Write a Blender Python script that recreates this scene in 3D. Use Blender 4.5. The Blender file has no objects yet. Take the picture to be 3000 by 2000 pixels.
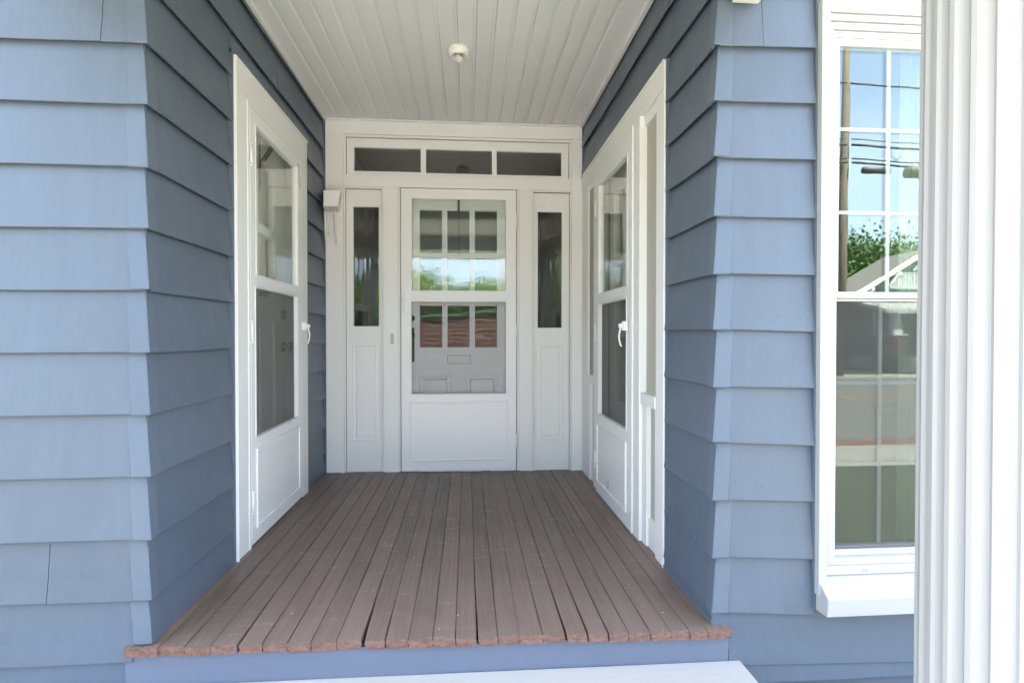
import bpy, bmesh, math, random
from mathutils import Vector, Matrix
import numpy as np

random.seed(7)
R = random.uniform
scene = bpy.context.scene
COL = scene.collection
rad = math.radians

# ------------------------------------------------------------------ camera
cam_d = bpy.data.cameras.new('camera'); cam = bpy.data.objects.new('camera', cam_d); COL.objects.link(cam)
cam.location = (0, 0, 0.985)
cam.rotation_euler = (rad(90 - 0.692), 0, rad(-4.574))
cam_d.sensor_width = 36.0; cam_d.lens = 19.8
cam_d.clip_start = 0.05; cam_d.clip_end = 2000
scene.camera = cam

# ------------------------------------------------------------------ world, sun, exposure
SUN_EL, SUN_AZ = rad(66), rad(30)      # sun stands behind the house (+y), a little to the right
w = bpy.data.worlds.new('World'); scene.world = w; w.use_nodes = True
nt = w.node_tree; nt.nodes.clear()
def wn(t, **k):
    n = nt.nodes.new(t)
    for a, b in k.items(): setattr(n, a, b)
    return n
out = wn('ShaderNodeOutputWorld'); bg = wn('ShaderNodeBackground'); bg.inputs['Strength'].default_value = 0.062
sky = wn('ShaderNodeTexSky', sky_type='NISHITA', sun_disc=False)
sky.sun_elevation = SUN_EL; sky.sun_rotation = SUN_AZ
sky.air_density = 1.0; sky.dust_density = 0.8; sky.ozone_density = 1.0; sky.altitude = 100
tc = wn('ShaderNodeTexCoord'); mp = wn('ShaderNodeMapping'); mp.inputs['Scale'].default_value = (1.0, 1.0, 2.4)
no = wn('ShaderNodeTexNoise'); no.inputs['Scale'].default_value = 1.9; no.inputs['Detail'].default_value = 9; no.inputs['Roughness'].default_value = 0.58
cr = wn('ShaderNodeValToRGB'); cr.color_ramp.elements[0].position = 0.40; cr.color_ramp.elements[1].position = 0.68
cr.color_ramp.elements[1].color = (0.85, 0.85, 0.85, 1); cr.color_ramp.elements[0].color = (0.38, 0.38, 0.38, 1)
mx = wn('ShaderNodeMix', data_type='RGBA'); mx.inputs['B'].default_value = (4.9, 5.7, 7.3, 1)
nt.links.new(tc.outputs['Generated'], mp.inputs['Vector']); nt.links.new(mp.outputs['Vector'], no.inputs['Vector'])
nt.links.new(no.outputs['Fac'], cr.inputs['Fac']); nt.links.new(cr.outputs['Color'], mx.inputs['Factor'])
nt.links.new(sky.outputs['Color'], mx.inputs['A']); nt.links.new(mx.outputs['Result'], bg.inputs['Color'])
nt.links.new(bg.outputs['Background'], out.inputs['Surface'])

sd = bpy.data.lights.new('sun', 'SUN'); sun = bpy.data.objects.new('sun', sd); COL.objects.link(sun)
sd.energy = 4.8; sd.angle = rad(0.53); sd.color = (1.0, 0.95, 0.87)
# direction to the sun: azimuth measured from +y towards +x
sdir = Vector((math.sin(SUN_AZ) * math.cos(SUN_EL), math.cos(SUN_AZ) * math.cos(SUN_EL), math.sin(SUN_EL)))
sun.rotation_euler = sdir.to_track_quat('Z', 'Y').to_euler()

vs = scene.view_settings
vs.view_transform = 'Standard'; vs.look = 'None'; vs.gamma = 1; vs.use_curve_mapping = False
vs.exposure = 4.08
scene.cycles.max_bounces = 14; scene.cycles.diffuse_bounces = 8; scene.cycles.glossy_bounces = 6
scene.cycles.transparent_max_bounces = 24; scene.cycles.transmission_bounces = 8
scene.cycles.use_denoising = True
scene.cycles.sample_clamp_indirect = 6

# ------------------------------------------------------------------ materials
def mat_new(name):
    m = bpy.data.materials.new(name); m.use_nodes = True
    t = m.node_tree; t.nodes.clear()
    def N(tp, **k):
        n = t.nodes.new(tp)
        for a, b in k.items(): setattr(n, a, b)
        return n
    def L(a, b): t.links.new(a, b)
    o = N('ShaderNodeOutputMaterial')
    return m, N, L, o

def noise(N, L, scale, detail=4, rough=0.55, stretch=(1, 1, 1), coord='Object', loc=None):
    tc = N('ShaderNodeTexCoord'); mp = N('ShaderNodeMapping'); mp.inputs['Scale'].default_value = stretch
    n = N('ShaderNodeTexNoise'); n.inputs['Scale'].default_value = scale; n.inputs['Detail'].default_value = detail; n.inputs['Roughness'].default_value = rough
    if coord == 'World':
        g = N('ShaderNodeNewGeometry'); L(g.outputs['Position'], mp.inputs['Vector'])
    else:
        L(tc.outputs[coord], mp.inputs['Vector'])
    L(mp.outputs['Vector'], n.inputs['Vector'])
    return n.outputs['Fac']

def ramp(N, L, src, p0, p1, c0, c1):
    r = N('ShaderNodeValToRGB'); e = r.color_ramp.elements
    e[0].position = p0; e[1].position = p1
    e[0].color = (*c0, 1) if len(c0) == 3 else c0; e[1].color = (*c1, 1) if len(c1) == 3 else c1
    L(src, r.inputs['Fac']); return r.outputs['Color']

def mix(N, L, fac, a, b, blend='MIX'):
    m = N('ShaderNodeMix', data_type='RGBA', blend_type=blend)
    for key, v in (('Factor', fac), ('A', a), ('B', b)):
        if hasattr(v, 'is_linked'): L(v, m.inputs[key])
        elif isinstance(v, (int, float)): m.inputs[key].default_value = v
        else: m.inputs[key].default_value = (*v, 1)
    return m.outputs['Result']

def mathn(N, L, op, a, b=None):
    m = N('ShaderNodeMath', operation=op)
    for i, v in enumerate((a, b)):
        if v is None: continue
        if hasattr(v, 'is_linked'): L(v, m.inputs[i])
        else: m.inputs[i].default_value = v
    return m.outputs[0]

def paint(name, col, rough=0.42, grain=0.25, grain_axis='z', var=0.05, dirt=0.12, fleck=False, dents=0.0):
    m, N, L, o = mat_new(name)
    b = N('ShaderNodeBsdfPrincipled'); b.inputs['Roughness'].default_value = rough
    b.inputs['Specular IOR Level'].default_value = 0.42
    oi = N('ShaderNodeObjectInfo')
    base = mix(N, L, oi.outputs['Random'], tuple(c * (1 - var) for c in col), tuple(min(.9, c * (1 + var)) for c in col))
    n1 = noise(N, L, 2.3, 6, 0.6, coord='World')
    base = mix(N, L, ramp(N, L, n1, 0.42, 0.72, (0, 0, 0), (dirt,) * 3), base, tuple(c * 0.72 + 0.02 for c in col))
    n3 = noise(N, L, 19, 3, 0.6, coord='World')
    base = mix(N, L, ramp(N, L, n3, 0.6, 0.8, (0, 0, 0), (dirt * .7,) * 3), base, tuple(min(.88, c * 1.15 + 0.02) for c in col))
    n6 = noise(N, L, 1.0, 4, 0.6, stretch={'z': (22, 22, 1.3), 'y': (22, 1.3, 22), 'x': (1.3, 22, 22)}[grain_axis], coord='World')
    base = mix(N, L, ramp(N, L, n6, 0.3, 0.7, (0, 0, 0), (min(.5, dirt * 1.4),) * 3), base, tuple(c * 0.82 + 0.008 for c in col))
    if fleck:
        tcn = N('ShaderNodeNewGeometry'); v = N('ShaderNodeTexVoronoi'); v.inputs['Scale'].default_value = 24
        L(tcn.outputs['Position'], v.inputs['Vector'])
        n4 = noise(N, L, 1.7, 2, 0.5, coord='World')
        msk = mathn(N, L, 'MULTIPLY', mathn(N, L, 'LESS_THAN', v.outputs['Distance'], 0.055), mathn(N, L, 'GREATER_THAN', n4, 0.57))
        base = mix(N, L, msk, base, (0.05, 0.05, 0.06))
    L(base, b.inputs['Base Color'])
    st = {'z': (55, 55, 5), 'y': (55, 5, 55), 'x': (5, 55, 55)}[grain_axis]
    n2 = noise(N, L, 1.0, 5, 0.62, stretch=st, coord='World')
    bp = N('ShaderNodeBump'); bp.inputs['Strength'].default_value = grain; bp.inputs['Distance'].default_value = 0.006
    L(n2, bp.inputs['Height']); last = bp
    n5 = noise(N, L, 7.0, 3, 0.5, coord='World')
    bp2 = N('ShaderNodeBump'); bp2.inputs['Strength'].default_value = 0.16 + dents; bp2.inputs['Distance'].default_value = 0.015
    L(n5, bp2.inputs['Height']); L(bp.outputs['Normal'], bp2.inputs['Normal'])
    L(bp2.outputs['Normal'], b.inputs['Normal'])
    rr = ramp(N, L, n1, 0.3, 0.7, (rough - .05,) * 3, (rough + .1,) * 3); L(rr, b.inputs['Roughness'])
    L(b.outputs[0], o.inputs[0]); return m

M = {}
BLUE = (0.097, 0.124, 0.164)
M['blue'] = paint('blue_siding_paint', BLUE, 0.40, 0.20, 'z', 0.065, 0.34, fleck=True, dents=0.12)
M['blue_cap'] = paint('blue_metal_corner_paint', (0.103, 0.132, 0.175), 0.36, 0.08, 'z', 0.04, 0.15, dents=0.25)
M['skirt'] = paint('blue_skirt_paint', (0.138, 0.162, 0.212), 0.38, 0.08, 'x', 0.01, 0.2, dents=0.1)
M['white'] = paint('white_trim_paint', (0.80, 0.795, 0.775), 0.38, 0.16, 'z', 0.012, 0.05)
M['whiteh'] = paint('white_trim_paint_horizontal', (0.80, 0.795, 0.775), 0.38, 0.16, 'x', 0.012, 0.05)
M['alu'] = paint('white_enamelled_metal', (0.82, 0.818, 0.81), 0.32, 0.03, 'z', 0.01, 0.012)
M['vinyl'] = paint('white_vinyl', (0.475, 0.475, 0.47), 0.34, 0.02, 'z', 0.01, 0.02)
M['ceil'] = paint('ceiling_board_paint', (0.765, 0.76, 0.742), 0.48, 0.10, 'y', 0.025, 0.08)
M['greydoor'] = paint('pale_door_paint', (0.76, 0.765, 0.765), 0.40, 0.14, 'z', 0.01, 0.06)
M['step'] = paint('white_step_paint', (0.58, 0.535, 0.49), 0.55, 0.25, 'x', 0.01, 0.2)
M['trim_out'] = paint('dimmed_white_trim_paint', (0.435, 0.43, 0.42), 0.45, 0.12, 'x', 0.012, 0.06)  # white lowered so the brightly lit outdoor trim doesn't clip
M['column'] = paint('dimmed_white_column_paint', (0.372, 0.358, 0.345), 0.45, 0.03, 'z', 0.01, 0.03)  # darker than white paint so the exposure doesn't burn out the flutes
M['plaster'] = paint('interior_plaster', (0.45, 0.43, 0.38), 0.8, 0.05, 'z', 0.02, 0.05)

def simple(name, col, rough=0.5, metal=0.0, nscale=None, col2=None, bump=0.0, stretch=(1, 1, 1)):
    m, N, L, o = mat_new(name); b = N('ShaderNodeBsdfPrincipled')
    b.inputs['Base Color'].default_value = (*col, 1); b.inputs['Roughness'].default_value = rough; b.inputs['Metallic'].default_value = metal
    if nscale:
        f = noise(N, L, nscale, 6, 0.6, stretch=stretch, coord='World')
        L(ramp(N, L, f, 0.32, 0.68, col, col2 or tuple(c * .6 for c in col)), b.inputs['Base Color'])
        if bump:
            bp = N('ShaderNodeBump'); bp.inputs['Strength'].default_value = bump; bp.inputs['Distance'].default_value = 0.02
            L(f, bp.inputs['Height']); L(bp.outputs['Normal'], b.inputs['Normal'])
    L(b.outputs[0], o.inputs[0]); return m

M['dark'] = simple('dark_void', (0.015, 0.015, 0.014), 0.9)
M['lap_shade'] = simple('lap_shadow_underside', (0.055, 0.05, 0.042), 0.9, 0, 20, (0.035, 0.032, 0.028))  # near-black under the laps: shadow lines put into the board colour
M['iron'] = simple('dark_iron', (0.10, 0.095, 0.085), 0.45, 0.7, 30, (0.05, 0.045, 0.04))
M['brass'] = simple('aged_knob_metal', (0.22, 0.20, 0.16), 0.32, 0.85)
M['porcelain'] = simple('white_porcelain', (0.78, 0.77, 0.72), 0.25)
M['grass'] = simple('lawn_grass', (0.05, 0.066, 0.024), 0.8, 0, 9, (0.085, 0.095, 0.042), 0.6)
M['asphalt'] = simple('asphalt', (0.22, 0.21, 0.19), 0.8, 0, 14, (0.17, 0.165, 0.15), 0.2)
M['concrete'] = simple('pavement_concrete', (0.50, 0.475, 0.43), 0.85, 0, 5, (0.40, 0.375, 0.335), 0.2)
M['clay'] = simple('red_clay_verge', (0.30, 0.14, 0.08), 0.9, 0, 8, (0.20, 0.10, 0.06))
M['yellow'] = simple('road_line_paint', (0.55, 0.28, 0.06), 0.7)
M['bark'] = simple('bark', (0.11, 0.085, 0.06), 0.9, 0, 12, (0.05, 0.04, 0.03), 0.6, (1, 1, .2))
M['pole'] = simple('weathered_pole_wood', (0.125, 0.102, 0.078), 0.85, 0, 16, (0.08, 0.062, 0.046), 0.4, (1, 1, .08))
M['wire'] = simple('black_cable', (0.03, 0.03, 0.03), 0.6)
M['casegrey'] = simple('dark_case_plastic', (0.045, 0.048, 0.04), 0.6)
M['shingle'] = simple('roof_shingle', (0.11, 0.10, 0.088), 0.9, 0, 10, (0.07, 0.065, 0.06), 0.3)
M['greenwood'] = simple('green_siding_paint', (0.10, 0.15, 0.11), 0.7, 0, 5, (0.08, 0.125, 0.09))
M['coping'] = simple('green_coping_metal', (0.06, 0.19, 0.115), 0.5)
M['glassdark'] = simple('far_window_glass', (0.02, 0.025, 0.03), 0.08)
M['seam_shadow'] = simple('seam_shadow_grey', (0.10, 0.10, 0.10), 0.7)  # grey for a drawn-in shadow line
M['pencil'] = simple('pencil_grey', (0.42, 0.42, 0.45), 0.7)
M['curtain'] = simple('beige_curtain', (0.42, 0.39, 0.32), 0.9, 0, 20, (0.34, 0.31, 0.25), 0.2, (1, 1, .05))
M['darkwood'] = simple('dark_interior_floor', (0.10, 0.07, 0.045), 0.5)

def leafmat(name, c0, c1):
    m, N, L, o = mat_new(name); b = N('ShaderNodeBsdfPrincipled'); b.inputs['Roughness'].default_value = 0.6
    f = noise(N, L, 1.1, 4, 0.6, coord='World'); c = ramp(N, L, f, 0.35, 0.65, c0, c1)
    L(c, b.inputs['Base Color']); tr = N('ShaderNodeBsdfTranslucent'); L(c, tr.inputs['Color'])
    ms = N('ShaderNodeMixShader'); ms.inputs[0].default_value = 0.35
    L(b.outputs[0], ms.inputs[1]); L(tr.outputs[0], ms.inputs[2]); L(ms.outputs[0], o.inputs[0]); return m
M['leaf'] = leafmat('leaves_green', (0.09, 0.16, 0.03), (0.16, 0.23, 0.06))
M['leaf2'] = leafmat('leaves_dark_green', (0.04, 0.09, 0.02), (0.08, 0.14, 0.03))

def brickmat():
    m, N, L, o = mat_new('red_brick'); b = N('ShaderNodeBsdfPrincipled'); b.inputs['Roughness'].default_value = 0.85
    tc = N('ShaderNodeTexCoord'); mp = N('ShaderNodeMapping'); mp.inputs['Rotation'].default_value = (rad(90), 0, 0)
    br = N('ShaderNodeTexBrick'); br.inputs['Scale'].default_value = 1.0
    br.inputs['Color1'].default_value = (0.13, 0.047, 0.032, 1); br.inputs['Color2'].default_value = (0.085, 0.032, 0.025, 1); br.inputs['Mortar'].default_value = (0.26, 0.22, 0.19, 1)
    br.inputs['Brick Width'].default_value = 0.75; br.inputs['Row Height'].default_value = 0.27; br.inputs['Mortar Size'].default_value = 0.022
    L(tc.outputs['Object'], mp.inputs['Vector']); L(mp.outputs['Vector'], br.inputs['Vector']); L(br.outputs['Color'], b.inputs['Base Color'])
    L(b.outputs[0], o.inputs[0]); return m
M['brick'] = brickmat()

def glassmat(name, f0=0.045, tint=(0.95, 0.97, 0.95), wavy=0.0, wscale=(14, 14, 3), rough=0.0, gain=1.0):
    m, N, L, o = mat_new(name)
    lw = N('ShaderNodeLayerWeight'); lw.inputs['Blend'].default_value = 0.5
    p = mathn(N, L, 'POWER', lw.outputs['Facing'], 4.6)
    f = mathn(N, L, 'ADD', mathn(N, L, 'MULTIPLY', p, 1 - f0), f0)
    tr = N('ShaderNodeBsdfTransparent'); tr.inputs['Color'].default_value = (*tint, 1)
    gl = N('ShaderNodeBsdfGlossy'); gl.inputs['Roughness'].default_value = rough; gl.inputs['Color'].default_value = (1, 1, 1, 1)
    if wavy:
        n = noise(N, L, 1.0, 2, 0.5, stretch=wscale, coord='World')
        bp = N('ShaderNodeBump'); bp.inputs['Strength'].default_value = wavy; bp.inputs['Distance'].default_value = 0.02
        L(n, bp.inputs['Height']); L(bp.outputs['Normal'], gl.inputs['Normal'])
    ms = N('ShaderNodeMixShader'); L(f, ms.inputs[0]); L(tr.outputs[0], ms.inputs[1]); L(gl.outputs[0], ms.inputs[2])
    L(ms.outputs[0], o.inputs[0]); return m
M['glass'] = glassmat('storm_glass', 0.05, wavy=0.03)
M['oldglass'] = glassmat('old_wavy_glass', 0.05, wavy=0.20, wscale=(14, 14, 2.0))
M['pane'] = glassmat('window_pane_glass', 0.05, wavy=0.02, wscale=(8, 8, 4))
M['winglass'] = glassmat('coated_window_glass', 0.062, (0.90, 0.95, 0.92), wavy=0.012, wscale=(5, 5, 2))

def screenmat(nm, a, b, col=.09):
    m, N, L, o = mat_new(nm)
    tr = N('ShaderNodeBsdfTransparent'); d = N('ShaderNodeBsdfDiffuse'); d.inputs['Color'].default_value = (col, col, col * .94, 1)
    f = noise(N, L, 1.0, 3, 0.7, stretch=(260, 260, 260), coord='World')
    ms = N('ShaderNodeMixShader'); L(ramp(N, L, f, 0.35, 0.65, (a,) * 3, (b,) * 3), ms.inputs[0])
    L(tr.outputs[0], ms.inputs[1]); L(d.outputs[0], ms.inputs[2]); L(ms.outputs[0], o.inputs[0]); return m
M['screen'] = screenmat('insect_screen', .07, .16)
M['screen_dense'] = screenmat('dense_insect_screen', .26, .40)
M['screen_side'] = screenmat('grey_insect_screen', .36, .54, .21)

def floormat():
    m, N, L, o = mat_new('worn_brown_floor_paint'); b = N('ShaderNodeBsdfPrincipled'); b.inputs['Roughness'].default_value = 0.5
    oi = N('ShaderNodeObjectInfo')
    base = mix(N, L, oi.outputs['Random'], (0.100, 0.069, 0.053), (0.180, 0.120, 0.092))
    # grey dusty wear in large soft patches
    a = noise(N, L, 2.1, 6, 0.62, coord='World'); base = mix(N, L, ramp(N, L, a, 0.44, 0.66, (0, 0, 0), (0.75,) * 3), base, (0.175, 0.145, 0.115))
    # streaks along the grain
    g = noise(N, L, 1.0, 6, 0.65, stretch=(95, 3.2, 95), coord='World')
    base = mix(N, L, ramp(N, L, g, 0.42, 0.72, (0, 0, 0), (0.35,) * 3), base, (0.36, 0.275, 0.23))
    base = mix(N, L, ramp(N, L, g, 0.25, 0.42, (0.45,) * 3, (0, 0, 0)), base, (0.13, 0.088, 0.074))
    # pale scuffs
    s = noise(N, L, 1.0, 7, 0.75, stretch=(5, 26, 5), coord='World')
    base = mix(N, L, ramp(N, L, s, 0.58, 0.74, (0, 0, 0), (0.6,) * 3), base, (0.50, 0.44, 0.40))
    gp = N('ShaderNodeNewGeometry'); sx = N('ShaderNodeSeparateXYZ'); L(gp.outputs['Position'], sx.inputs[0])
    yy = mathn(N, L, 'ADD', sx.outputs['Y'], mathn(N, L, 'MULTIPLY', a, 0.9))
    base = mix(N, L, ramp(N, L, mathn(N, L, 'MULTIPLY', yy, 0.25), 0.56, 0.86, (0.40,) * 3, (0, 0, 0)), base, (0.325, 0.212, 0.168))  # redder, lighter towards the front: incoming sky light put into the colour
    # dark stains
    d = noise(N, L, 3.3, 3, 0.5, coord='World')
    base = mix(N, L, ramp(N, L, d, 0.56, 0.74, (0, 0, 0), (0.45,) * 3), base, (0.13, 0.088, 0.072))
    # grime packed along the seams
    to = N('ShaderNodeTexCoord'); so = N('ShaderNodeSeparateXYZ'); L(to.outputs['Object'], so.inputs[0])
    ax_ = mathn(N, L, 'ABSOLUTE', so.outputs['X']); gr = noise(N, L, 1.0, 4, 0.6, stretch=(30, 5, 30), coord='World')
    gm_ = mathn(N, L, 'MULTIPLY', ramp(N, L, mathn(N, L, 'MULTIPLY', ax_, 20), 0.60, 0.80, (0, 0, 0), (1, 1, 1)), ramp(N, L, gr, 0.38, 0.68, (0.0,) * 3, (0.6,) * 3))
    base = mix(N, L, gm_, base, (0.075, 0.052, 0.042))
    # drops of white wall paint
    gm = N('ShaderNodeNewGeometry'); v = N('ShaderNodeTexVoronoi'); v.inputs['Scale'].default_value = 34; L(gm.outputs['Position'], v.inputs['Vector'])
    cl = noise(N, L, 1.9, 3, 0.6, coord='World')
    sepn = N('ShaderNodeSeparateColor'); L(v.outputs['Color'], sepn.inputs[0])
    size = mathn(N, L, 'MULTIPLY', sepn.outputs[0], 0.15)
    msk = mathn(N, L, 'MULTIPLY', mathn(N, L, 'LESS_THAN', v.outputs['Distance'], size), mathn(N, L, 'GREATER_THAN', cl, 0.535))
    msk = mathn(N, L, 'MULTIPLY', msk, mathn(N, L, 'GREATER_THAN', sepn.outputs[1], 0.45))
    base = mix(N, L, msk, base, (0.62, 0.60, 0.57))
    L(base, b.inputs['Base Color'])
    L(ramp(N, L, a, 0.35, 0.7, (0.42,) * 3, (0.62,) * 3), b.inputs['Roughness'])
    bp = N('ShaderNodeBump'); bp.inputs['Strength'].default_value = 0.35; bp.inputs['Distance'].default_value = 0.004
    L(g, bp.inputs['Height']); L(bp.outputs['Normal'], b.inputs['Normal'])
    L(b.outputs[0], o.inputs[0]); return m
M['floor'] = floormat()
M['floorend'] = simple('unfaded_board_end_paint', (0.25, 0.135, 0.10), 0.7, 0, 42, (0.14, 0.072, 0.052), 0.7, (1, 1, 1.6))

# ------------------------------------------------------------------ mesh helpers
WORLD = {}           # object -> its world origin (no parent is rotated)

class MB:
    """collects solids; build() links them as one mesh object with its origin at the centre"""
    def __init__(s): s.v, s.f, s.mi, s.sm = [], [], [], []
    def add(s, verts, faces, mi=0, smooth=False):
        o = len(s.v); s.v += [tuple(p) for p in verts]
        for f in faces: s.f.append([i + o for i in f]); s.mi.append(mi); s.sm.append(smooth)
    def box(s, x0, x1, y0, y1, z0, z1, mi=0):
        s.add([(x0, y0, z0), (x1, y0, z0), (x1, y1, z0), (x0, y1, z0), (x0, y0, z1), (x1, y0, z1), (x1, y1, z1), (x0, y1, z1)],
              [(0, 3, 2, 1), (4, 5, 6, 7), (0, 1, 5, 4), (1, 2, 6, 5), (2, 3, 7, 6), (3, 0, 4, 7)], mi)
        return s
    def loft(s, rings, closed=True, caps=True, mi=0, smooth=False):
        n = len(rings[0]); o = len(s.v)
        for r in rings: s.v += [tuple(p) for p in r]
        for i in range(len(rings) - 1):
            for j in range(n if closed else n - 1):
                k = (j + 1) % n
                s.f.append([o + i * n + j, o + i * n + k, o + (i + 1) * n + k, o + (i + 1) * n + j]); s.mi.append(mi); s.sm.append(smooth)
        if caps and closed:
            s.f.append([o + j for j in range(n)][::-1]); s.mi.append(mi); s.sm.append(False)
            s.f.append([o + (len(rings) - 1) * n + j for j in range(n)]); s.mi.append(mi); s.sm.append(False)
        return s
    def lathe(s, c, prof, n=32, axis='z', mi=0, smooth=True):
        rings = []
        for r, h in prof:
            ring = []
            for k in range(n):
                a = 2 * math.pi * k / n
                if axis == 'z': ring.append((c[0] + r * math.cos(a), c[1] + r * math.sin(a), c[2] + h))
                elif axis == 'y': ring.append((c[0] + r * math.cos(a), c[1] + h, c[2] + r * math.sin(a)))
                else: ring.append((c[0] + h, c[1] + r * math.cos(a), c[2] + r * math.sin(a)))
            rings.append(ring)
        return s.loft(rings, mi=mi, smooth=smooth)
    def tube(s, pts, r, n=8, mi=0, smooth=True, caps=True):
        pts = [Vector(p) for p in pts]; rr = r if isinstance(r, (list, tuple)) else [r] * len(pts)
        rings = []; up = Vector((0, 0, 1))
        for i, p in enumerate(pts):
            d = (pts[min(i + 1, len(pts) - 1)] - pts[max(i - 1, 0)]).normalized()
            a = d.cross(up)
            if a.length < 0.05: a = d.cross(Vector((1, 0, 0)))
            a.normalize(); b = d.cross(a).normalized()
            rings.append([p + (a * math.cos(2 * math.pi * k / n) + b * math.sin(2 * math.pi * k / n)) * rr[i] for k in range(n)])
        return s.loft(rings, mi=mi, smooth=smooth, caps=caps)
    def build(s, name, mats, parent=None, bevel=0.0, seg=2, label=None):
        if not isinstance(mats, (list, tuple)): mats = [mats]
        a = np.array(s.v, dtype=float); c = (a.min(0) + a.max(0)) / 2
        me = bpy.data.meshes.new(name); me.from_pydata([tuple(p) for p in (a - c)], [], s.f)
        for m in mats: me.materials.append(m)
        me.polygons.foreach_set('material_index', s.mi); me.polygons.foreach_set('use_smooth', s.sm)
        bm = bmesh.new(); bm.from_mesh(me); bmesh.ops.recalc_face_normals(bm, faces=bm.faces[:])
        if bevel:
            ed = [e for e in bm.edges if len(e.link_faces) == 2 and e.calc_face_angle(0) > 0.6]
            bmesh.ops.bevel(bm, geom=ed, offset=bevel, segments=seg, affect='EDGES', profile=0.6, clamp_overlap=True)
        bm.to_mesh(me); bm.free(); me.update()
        return link(bpy.data.objects.new(name, me), Vector(c), parent, label)

def link(o, wc, parent=None, label=None):
    COL.objects.link(o); WORLD[o.name] = Vector(wc)
    if parent is not None:
        o.parent = parent; o.location = Vector(wc) - WORLD[parent.name]
    else: o.location = wc
    if label: o['label'] = label
    return o

def tag(o, label=None, cat=None, group=None, kind=None):
    for k, v in (('label', label), ('category', cat), ('group', group), ('kind', kind)):
        if v: o[k] = v
    return o

def thing(name, loc, label=None, cat=None, group=None, kind=None):
    o = bpy.data.objects.new(name, None); o.empty_display_size = 0.1
    link(o, loc); return tag(o, label, cat, group, kind)

def bx(name, x0, x1, y0, y1, z0, z1, m, parent=None, bevel=0.002, label=None):
    return MB().box(x0, x1, y0, y1, z0, z1).build(name, m, parent, bevel, label=label)

def copy_tree(o, off, parent=None):
    c = o.copy(); COL.objects.link(c)
    WORLD[c.name] = WORLD[o.name] + Vector(off)
    c.parent = parent
    if parent is None: c.location = o.location + Vector(off)
    for ch in [q for q in o.children]: copy_tree(ch, off, c)
    return c

def fz(x): return -0.009 * (x + 1.0)      # the old floor falls a little to the right
CEIL = 2.515

# ------------------------------------------------------------------ ground, street
G = -0.50
def ground(name, x0, x1, y0, y1, z, m, label=None):
    o = MB().box(x0, x1, y0, y1, z - 0.3, z).build(name, m); o['kind'] = 'structure'
    return o
ground('ground', -300, 300, -400, 120, G - 0.05, M['grass'])
# front lawn, verge, pavement and road: strips butted along y
ground('lawn', -40, 40, -2.2, 14, G, M['grass'])
ground('pavement', -60, 60, -3.3, -2.2, G + 0.004, M['concrete'])
ground('verge', -60, 60, -3.75, -3.3, G - 0.004, M['clay'])
ground('road', -120, 120, -14.3, -3.75, G - 0.04, M['asphalt'])
ground('road_marking', -120, 120, -9.25, -9.05, G - 0.035, M['yellow'])
ground('far_pavement', -60, 60, -15.7, -14.3, G + 0.03, M['concrete'])

# ------------------------------------------------------------------ house shell
FY = 1.8850          # sheathing plane of the front wall behind the siding
LX, RX = -1.0240, 0.8650
house = thing('house', (0, 5, G), 'blue clapboard house around the recessed white entry porch', 'house')
S = M['plaster']
def shell(x0, x1, y0, y1, z0, z1, name='wall', m=None): return bx(name, x0, x1, y0, y1, z0, z1, m or S, house, 0)
# front wall behind the siding
shell(-6.0, -1.03, FY + .002, FY + .09, G - .05, 3.0)
shell(0.868, 1.262, FY + .002, FY + .09, G - .05, 3.0)
shell(1.262, 1.90, FY + .002, FY + .09, G - .05, 0.17); shell(1.262, 1.90, FY + .002, FY + .09, 2.04, 3.0)
shell(1.90, 6.0, FY + .002, FY + .09, G - .05, 3.0)
# recess side walls with their door openings
for sgn, xa, xb, d0, d1 in ((-1, -1.10, -1.024, 2.66, 3.51), (1, 0.868, 0.945, 2.78, 3.60)):
    shell(xa, xb, FY + .094, d0, G - .05, 3.0); shell(xa, xb, d1, 8.9, G - .05, 3.0); shell(xa, xb, d0, d1, 2.035, 3.0)
    shell(xa, xb, d0, d1, G - .05, -0.012)
# hall behind the front door, house ends and back
shell(-1.02, 0.864, 6.6, 6.7, G, 2.7); shell(-1.02, 0.864, 4.16, 4.26, 2.35, 3.0); shell(-1.02, 0.864, 4.16, 4.26, G, -0.04)
shell(-6.1, -6.0, 1.95, 9.0, G - .05, 3.0); shell(6.0, 6.1, 1.95, 9.0, G - .05, 3.0); shell(-6.0, 6.0, 8.9, 9.0, G - .05, 3.0)
shell(-6.0, 6.0, 1.97, 8.9, -0.075, -0.045, 'interior_floor', M['darkwood'])
shell(-6.0, 6.0, 1.97, 8.9, 2.62, 2.70, 'interior_ceiling')
rf = MB()
for ya, yb, za, zb in ((1.45, 5.5, 2.98, 5.3), (9.5, 5.5, 2.98, 5.3)):
    rf.loft([[(x, ya, za), (x, yb, zb), (x, yb, zb + .12), (x, ya, za + .12)] for x in (-6.5, 6.5)])
rf.build('roof', M['shingle'], house)
shell(-6.4, 6.4, 1.50, 1.875, 2.93, 2.965, 'soffit', M['whiteh'])
for x0, x1 in ((-6.05, -5.95), (5.95, 6.05)): MB().loft([[(x, 1.6, 3.0), (x, 9.3, 3.0), (x, 5.5, 5.25)] for x in (x0, x1)]).build('gable', M['blue'], house)

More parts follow.
